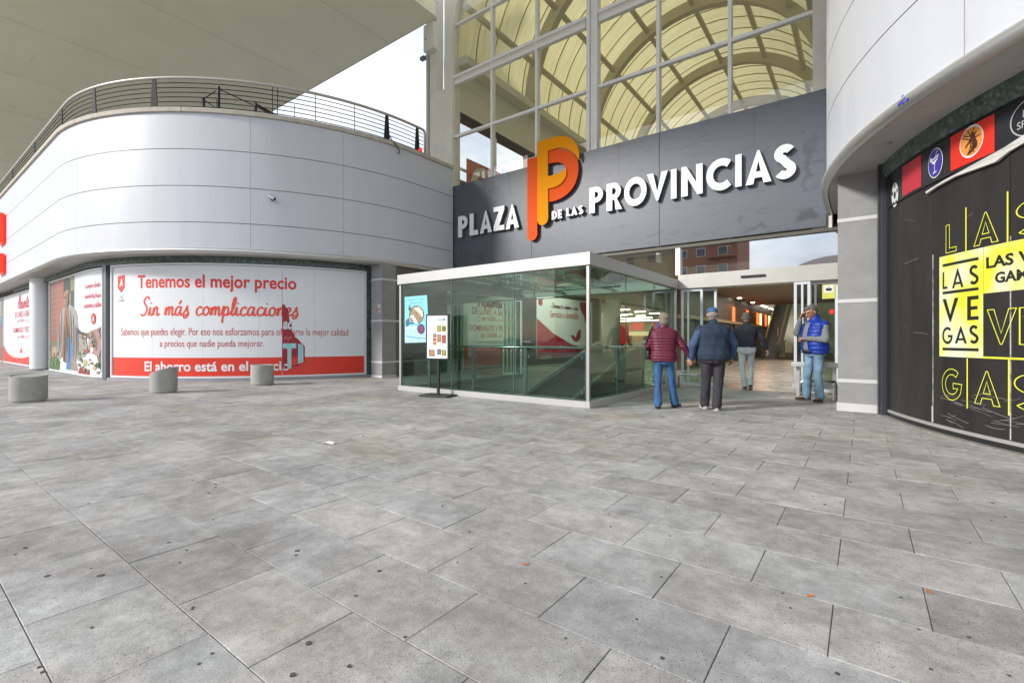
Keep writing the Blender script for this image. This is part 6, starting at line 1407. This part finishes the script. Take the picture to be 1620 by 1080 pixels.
def person(label, pos, rz, h, sp):
    root = thing('person', (pos[0], pos[1], 0), label, 'person', rz=rz); k = h/1.75
    root.scale = (k, k, k)
    g = sp
    B = []
    hc = g['head']; hp, P, rot = head_parts(hc, g.get('yaw', 0), g.get('pitch', 0)); B += hp
    nb = g.get('neckbase', (0, -.01, 1.44)); B.append(cap_(nb, tuple(Vector(hc)+rot @ Vector((0, -.02, -.05))), .062, .055))
    tor = g['torso']; B.append(loft([(a[0], a[1], a[2], a[3]*.88, a[4]*.88) for a in tor]))
    for sd in (-1, 1):
        q = 'L' if sd < 0 else 'R'; sh, el_, wr = g['arm'+q]
        sh = tuple(Vector(sh)+Vector((-.035*sd, 0, -.035))); B += [cap_(sh, el_, .040, .036), cap_(el_, wr, .038, .024)]; B += hand(wr, *g['hand'+q])
        hp_, kn, an = g['leg'+q]; B += [cap_(hp_, kn, .078, .052), cap_(kn, an, .05, .036)]
        td = Vector(g['toe'+q]).normalized(); B.append(cap_(an, tuple(Vector(an)+td*.12+Vector((0, 0, -.05))), .032, .028))
    attach(root, remesh(B, .0062, 2), 'body', g.get('skin', skin))
    W_ = g.get('limb', 1.)
    # trousers
    T = []
    for sd in (-1, 1):
        q = 'L' if sd < 0 else 'R'; hp_, kn, an = g['leg'+q]; tw_ = g.get('tw', 1.)
        an2 = Vector(an)+Vector((0, 0, -.005)); T += [cap_(hp_, kn, .098*tw_, .070*tw_), cap_(kn, tuple(an2), .070*tw_, g.get('cuff', .062)*1.0)]
    ph = tor[0]; T.append(loft([(ph[0], ph[1], ph[2]-.06, ph[3]*.80, ph[4]*.85)]+[(a[0], a[1], a[2], a[3]*.97, a[4]*.97) for a in tor[:3]]))
    attach(root, remesh(T, .011, 3, post=wrinkle(.0038, 60, 26, 1)), 'trousers', g['trouser'])
    # top
    J = [loft([(a[0], a[1], a[2], a[3]*g.get('jf', 1.05), a[4]*g.get('jf', 1.05)) for a in tor if a[2] >= g.get('hem', .85)]+[])]
    slv = []
    for sd in (-1, 1):
        q = 'L' if sd < 0 else 'R'; sh, el_, wr = g['arm'+q]; w2 = Vector(wr)+(Vector(el_)-Vector(wr)).normalized()*.012; ar_ = g.get('armr', 1.)
        s_ = [cap_(tuple(Vector(sh)+Vector((-.02*sd, 0, -.02))), el_, .060*ar_, .056*ar_), cap_(el_, tuple(w2), .055*ar_, .036*ar_)]
        slv += s_
        if not g.get('vest'): J += s_
        else: J.append(cap_(tuple(Vector(sh)+Vector((-.02*sd, 0, -.01))), tuple(Vector(sh)+(Vector(el_)-Vector(sh))*.08+Vector((-.02*sd, 0, 0))), .062*ar_, .058*ar_))
    J.append(cap_(nb, tuple(Vector(nb)+Vector((0, .005, .045))), g.get('collar', .075), g.get('collar', .075)*.9))
    attach(root, remesh(J, .0095, 3, post=g.get('jpost', wrinkle(.005, 42, 16, 3))), g['topname'], g['top'])
    if g.get('vest'): attach(root, remesh(slv, .009, 2, post=wrinkle(.003, 70, 30, 5)), 'shirt_sleeves', g['sleeve'])
    # shoes
    for sd in (-1, 1):
        q = 'L' if sd < 0 else 'R'; an = Vector(g['leg'+q][2]); td = Vector(g['toe'+q]).normalized(); flat = Vector((td.x, td.y, 0)).normalized(); up = g.get('up'+q, Vector((0, 0, -1)))
        heel = an+Vector((0, 0, -.052))-flat*.03; toe = heel+td*.185
        S_ = [cap_(tuple(heel), tuple(heel+td*.10), .042, .044, sq=(.95, 1)), cap_(tuple(heel+td*.09), tuple(toe), .046, .036, sq=(.72, 1.1)), cap_(tuple(an), tuple(heel), .044, .040)]
        so_ = remesh(S_, .008, 2); o_ = attach(root, so_, 'shoe', g['shoe'])
        sv = cap_(tuple(heel+Vector((0, 0, -.028))), tuple(toe+Vector((0, 0, -.022))), .045, .042, sq=(.26, 1.02)); m2 = bpy.data.meshes.new('sole'); m2.from_pydata(sv[0], [], sv[1]); s2 = attach(o_, m2, 'sole', g.get('sole', darkm))
    # hair
    if g.get('hair'):
        Hh = []
        for (x, y, z, rx, ry, rz_) in g['hair']: Hh.append(ell(P(x, y, z), (rx, ry, rz_), rot=rot))
        attach(root, remesh(Hh, .0075, 1, post=wrinkle(.0028, 160, 90, 2)), 'hair', g['hairm'])
    # eyes
    for sx in (-1, 1):
        v, f = ell(P(sx*.031, .089, .014), (.011, .006, .006), rot=rot, n=10); m3 = bpy.data.meshes.new('eye'); m3.from_pydata(v, [], f); attach(root, m3, 'eye', M('eye', (.05, .04, .035), .2))
    return root, P, rot
def toworld(root, p):
    c, s = math.cos(root.rotation_euler.z), math.sin(root.rotation_euler.z); k = root.scale.x; return (root.location.x+k*(p[0]*c-p[1]*s), root.location.y+k*(p[0]*s+p[1]*c), k*p[2])
# world positions
camdir = math.atan2(-FW[0], FW[1])      # heading that looks away from the camera
wx, wy = gnd(1050, 646); mx2, my2 = gnd(1128, 649); tx, ty = gnd(1181, 616.5); vx, vy = gnd(1289, 635)
def nylon(n, c): return M(n, c, .48, vs=20, va=.15, bump=.3, bs=55)
den = M('denim_blue', (.045, .13, .30), .85, vs=9, va=.35, bump=.3, bs=200); den2 = M('denim_light', (.20, .33, .46), .85, vs=6, va=.55, bump=.3, bs=200)
tf = [(0, -.01, .86, .175, .12), (0, -.012, .95, .18, .125), (0, -.005, 1.05, .165, .12), (0, 0, 1.18, .175, .125), (0, -.01, 1.30, .19, .125), (0, -.02, 1.38, .185, .105), (0, -.02, 1.43, .12, .08), (0, -.015, 1.455, .07, .065)]
def mold(t, kx, ky, bel=0): return [(a[0], a[1]+bel*max(0, 1-abs(a[2]-1.1)/.2)*.3, a[2], a[3]*kx*(1+bel*max(0, 1-abs(a[2]-1.05)/.25)), a[4]*ky*(1+bel*max(0, 1-abs(a[2]-1.05)/.25))) for a in t]
hrz = camdir-.30
wom, Pw, rw = person('woman from behind in burgundy quilted jacket and blue jeans, holding hands', (wx, wy), hrz, 1.62, dict(
    head=(0, .03, 1.60), yaw=.1, torso=mold(tf, 1.12, 1.15), limb=1, armL=((-.20, -.02, 1.37), (-.27, .02, 1.13), (-.22, .16, 1.0)), handL=((0, .6, -.5), (1, 0, 0), 1, .5),
    armR=((.20, -.02, 1.37), (.33, -.03, 1.13), (.46, .04, .93)), handR=((.5, .15, -.8), (0, 1, 0), -1, .5),
    legL=((-.09, 0, .88), (-.10, -.02, .47), (-.10, -.04, .09)), toeL=(-.1, 1, 0), legR=((.09, 0, .88), (.14, .07, .48), (.19, .17, .10)), toeR=(.55, .8, .0),
    trouser=den, tw=.88, cuff=.075, topname='quilted_jacket', top=nylon('burgundy_nylon', (.13, .010, .035)), jf=1.16, hem=.80, armr=1.1, collar=.085, jpost=quilt(.052, .016), shoe=darkm,
    hair=[(0, -.022, .035, .098, .110, .10), (0, -.05, -.03, .092, .075, .095), (.03, -.08, .05, .055, .045, .05), (-.04, -.06, .06, .05, .05, .05), (0, .04, .085, .07, .06, .035)], hairm=M('hair_ash', (.26, .21, .155), .6, vs=60, va=.4, bump=.6, bs=150)))
# shoulder bag at her left side
mb = MB(); m_ = remesh([loft([(-.27, .06, .88, .05, .10), (-.275, .06, .92, .055, .12), (-.27, .06, 1.0, .045, .12), (-.265, .06, 1.05, .02, .11)])], .010, 3)
bagm = M('black_leather', (.02, .02, .022), .4, bump=.2, bs=60)
bg_o = attach(wom, m_, 'bag_body', bagm)
mw = wom.matrix_basis
hb = thing('handbag', toworld(wom, (-.27, .06, .88)), 'black shoulder bag hanging at the left hip of the woman in burgundy', 'bag')
k_ = wom.scale.x; v = [toworld(wom, tuple(p.co)) for p in m_.vertices]; f = [tuple(p.vertices) for p in m_.polygons]; bpy.data.objects.remove(bg_o)
MB().add(v, f).build('bag_body', [bagm], hb, smooth=True)
MB().tube([toworld(wom, p) for p in ((-.30, .0, 1.04), (-.285, -.07, 1.25), (-.23, -.10, 1.40), (-.19, -.02, 1.475), (-.20, .09, 1.40), (-.27, .13, 1.2), (-.28, .12, 1.05))], .010, 6).build('strap', [bagm], hb)
man, Pm, rm = person('heavyset man from behind in navy pullover and blue cap, holding hands', (mx2, my2), camdir-.12, 1.69, dict(
    head=(0, .05, 1.61), yaw=0, pitch=-.1, torso=mold(tf, 1.30, 1.50, .10), armL=((-.235, -.02, 1.37), (-.33, -.03, 1.10), (-.33, .06, .86)), handL=((-.35, .1, -.9), (0, 1, 0), 1, .5),
    armR=((.235, -.02, 1.37), (.335, .0, 1.12), (.33, .10, .88)), handR=((.1, .3, -.95), (-1, 0, 0), -1, .55),
    legL=((-.10, 0, .88), (-.10, .05, .47), (-.10, .12, .10)), toeL=(-.1, 1, .0), legR=((.10, 0, .88), (.08, -.02, .48), (.05, -.03, .09)), toeR=(.2, 1, 0),
    trouser=M('charcoal_trousers', (.040, .036, .044), .8, vs=10, va=.25, bump=.2, bs=120), tw=1.12, cuff=.078, topname='pullover', top=M('navy_knit', (.022, .040, .072), .85, vs=14, va=.2, bump=.5, bs=260), vest=True, sleeve=M('blue_sleeve', (.045, .085, .17), .75, vs=14, va=.15, bump=.3, bs=120), jf=1.07, hem=.86, armr=1.28, collar=.08, shoe=M('pale_shoe', (.42, .40, .38), .6), sole=whiteband,
    hair=[(0, -.05, -.015, .083, .062, .06)], hairm=M('hair_grey', (.25, .24, .22), .7, vs=60, va=.3)))
capm = M('cap_blue', (.05, .12, .26), .8, bump=.3, bs=200)
attach(man, remesh([ell(Pm(0, -.012, .062), (.090, .106, .068), rot=rm), ell(Pm(0, .11, .045), (.06, .055, .010), rot=rm)], .007, 2), 'cap', capm)
wlk, P3, r3 = person('man from behind in dark sweater and pale trousers walking into the mall', (tx, ty), camdir-.35, 1.80, dict(
    head=(0, .05, 1.61), pitch=-.1, torso=mold(tf, 1.12, 1.12), armL=((-.21, -.02, 1.37), (-.27, .02, 1.12), (-.22, .20, .98)), handL=((0, .8, -.3), (1, 0, 0), 1, .6),
    armR=((.21, -.02, 1.37), (.32, -.05, 1.13), (.40, -.02, .90)), handR=((.3, .1, -.9), (-1, 0, 0), -1, .5),
    legL=((-.09, 0, .88), (-.08, .03, .47), (-.03, -.01, .09)), toeL=(0, 1, 0), legR=((.09, 0, .88), (.10, .10, .50), (.08, .0, .13)), toeR=(.1, 1, -.25), trouser=M('pale_grey_trousers', (.60, .61, .64), .8, vs=8, va=.12, bump=.2, bs=120), tw=.9, cuff=.058,
    topname='sweater', top=M('black_knit', (.018, .020, .032), .85, bump=.4, bs=220), hem=.88, shoe=darkm, sole=whiteband, hair=[(0, -.022, .035, .088, .10, .086), (0, -.06, -.02, .078, .05, .06)], hairm=M('hair_brown_grey', (.13, .11, .09), .7, vs=60, va=.4, bump=.5, bs=150)))
face = camdir+math.pi-1.4
st, P4_, r4 = person('grey haired man in bright blue quilted vest and jeans phoning beside the grey column', (vx, vy), face, 1.83, dict(
    head=(0, .075, 1.585), yaw=.0, pitch=-.45, torso=mold(tf, 1.10, 1.20, .05), skin=skin2,
    armR=((.21, -.02, 1.37), (.27, .13, 1.22), (.115, .19, 1.46)), handR=((-.25, -.1, .95), (-.7, -.3, .1), 1, .7),
    armL=((-.21, -.02, 1.37), (-.27, .03, 1.10), (-.04, .24, 1.12)), handL=((1, .25, .05), (0, -.3, -.9), -1, .8),
    legL=((-.09, 0, .88), (-.105, .03, .47), (-.11, .0, .09)), toeL=(-.35, .9, 0), legR=((.09, 0, .88), (.10, .05, .48), (.14, .04, .09)), toeR=(.35, .95, 0), trouser=den2, tw=.95, cuff=.072,
    topname='quilted_vest', vest=True, top=nylon('blue_nylon', (.004, .035, .33)), sleeve=M('grey_check_shirt', (.27, .28, .30), .8, vs=75, va=.8), jf=1.14, hem=.86, armr=1.12, collar=.09, jpost=quilt(.075, .012), shoe=M('brown_shoe', (.055, .030, .020), .6), sole=M('tan_sole', (.25, .18, .12), .7),
    hair=[(0, -.03, .045, .086, .098, .083), (0, -.06, -.01, .078, .055, .06), (0, .045, .09, .06, .045, .028)], hairm=M('hair_salt', (.16, .145, .13), .7, vs=60, va=.5, bump=.5, bs=150)))
# shirt front showing between the open vest edges, belt, glasses
mb = MB()
def stc(p): return p
def chest(a, b): return (a, .170+.02*math.cos((b-1.1)*4), b)
fr = [[(-.035, .905), (.05, .905), (.055, 1.1), (.045, 1.3), (.015, 1.42), (-.02, 1.42), (-.04, 1.3), (-.04, 1.1)]]
def bodyfront(t, kx, z):
    for a, b in zip(t[:-1], t[1:]):
        if a[2] <= z <= b[2]: q = (z-a[2])/(b[2]-a[2]); return a[1]+(b[1]-a[1])*q+(a[4]+(b[4]-a[4])*q)
    return t[-1][1]+t[-1][4]
tt = mold(tf, 1.10, 1.20, .05)
def strip(pts, off, mat, name, par=st):
    v = []; f = []
    for i, (x0, x1, z) in enumerate(pts):
        y = bodyfront(tt, 1, z)*1.14+off
        for j in range(5): x = x0+(x1-x0)*j/4; v.append((x, y-3.0*x*x*.9, z))
    for i in range(len(pts)-1):
        for j in range(4): f.append((i*5+j, i*5+j+1, (i+1)*5+j+1, (i+1)*5+j))
    me = bpy.data.meshes.new(name); me.from_pydata(v, [], f); o = attach(par, me, name, mat); s = o.modifiers.new('s', 'SOLIDIFY'); s.thickness = .006; return o
strip([(-.05, .055, z) for z in np.linspace(.90, 1.40, 12)], .020, MT['grey_check_shirt'], 'shirt_front')
strip([(-.10, .10, z) for z in (.872, .905)], .027, MT['black_leather'], 'belt')
mb = MB()
for sx in (-1, 1): mb.tube([P4_(sx*.034+.024*math.cos(a*math.pi/6), .102, .012+.018*math.sin(a*math.pi/6)) for a in range(12)], .0018, 5, closed=True)
for sx in (-1, 1): mb.tube([P4_(sx*.058, .100, .016), P4_(sx*.083, .0, .012)], .0018, 5)
me = mkmesh('glasses', mb.v, mb.f, [darkm]); o = bpy.data.objects.new('glasses', me); COL.objects.link(o); o.parent = st
ph0 = Vector((.098, .115, 1.575)); mb = MB(); q = toworld(st, tuple(Vector((.095, .12, 1.52)))); 
pr = thing('mobile_phone', toworld(st, (.098, .13, 1.55)), 'dark phone held to the ear of the man in the blue vest', 'phone')
a0, a1 = Vector(toworld(st, (.092, .15, 1.50))), Vector(toworld(st, (.090, .075, 1.60))); MB().tube([a0, a1], .018, 4).build('phone_body', [darkm], pr, bevel=.003)
MB().tube([a0+(a1-a0)*.1+Vector((0, 0, .002)), a0+(a1-a0)*.9+Vector((0, 0, .002))], .0183, 4).build('phone_screen', [M('phone_glass', (.01, .01, .012), .1)], pr)
v = [toworld(st, (-.125+.022*math.cos(a*math.pi/5), bodyfront(tt, 1, 1.27)*1.0+.045, 1.27+.008*math.sin(a*math.pi/5))) for a in range(10)]
MB().add(v, [tuple(range(10))]).build('chest_emblem', [whitep], st) if False else None
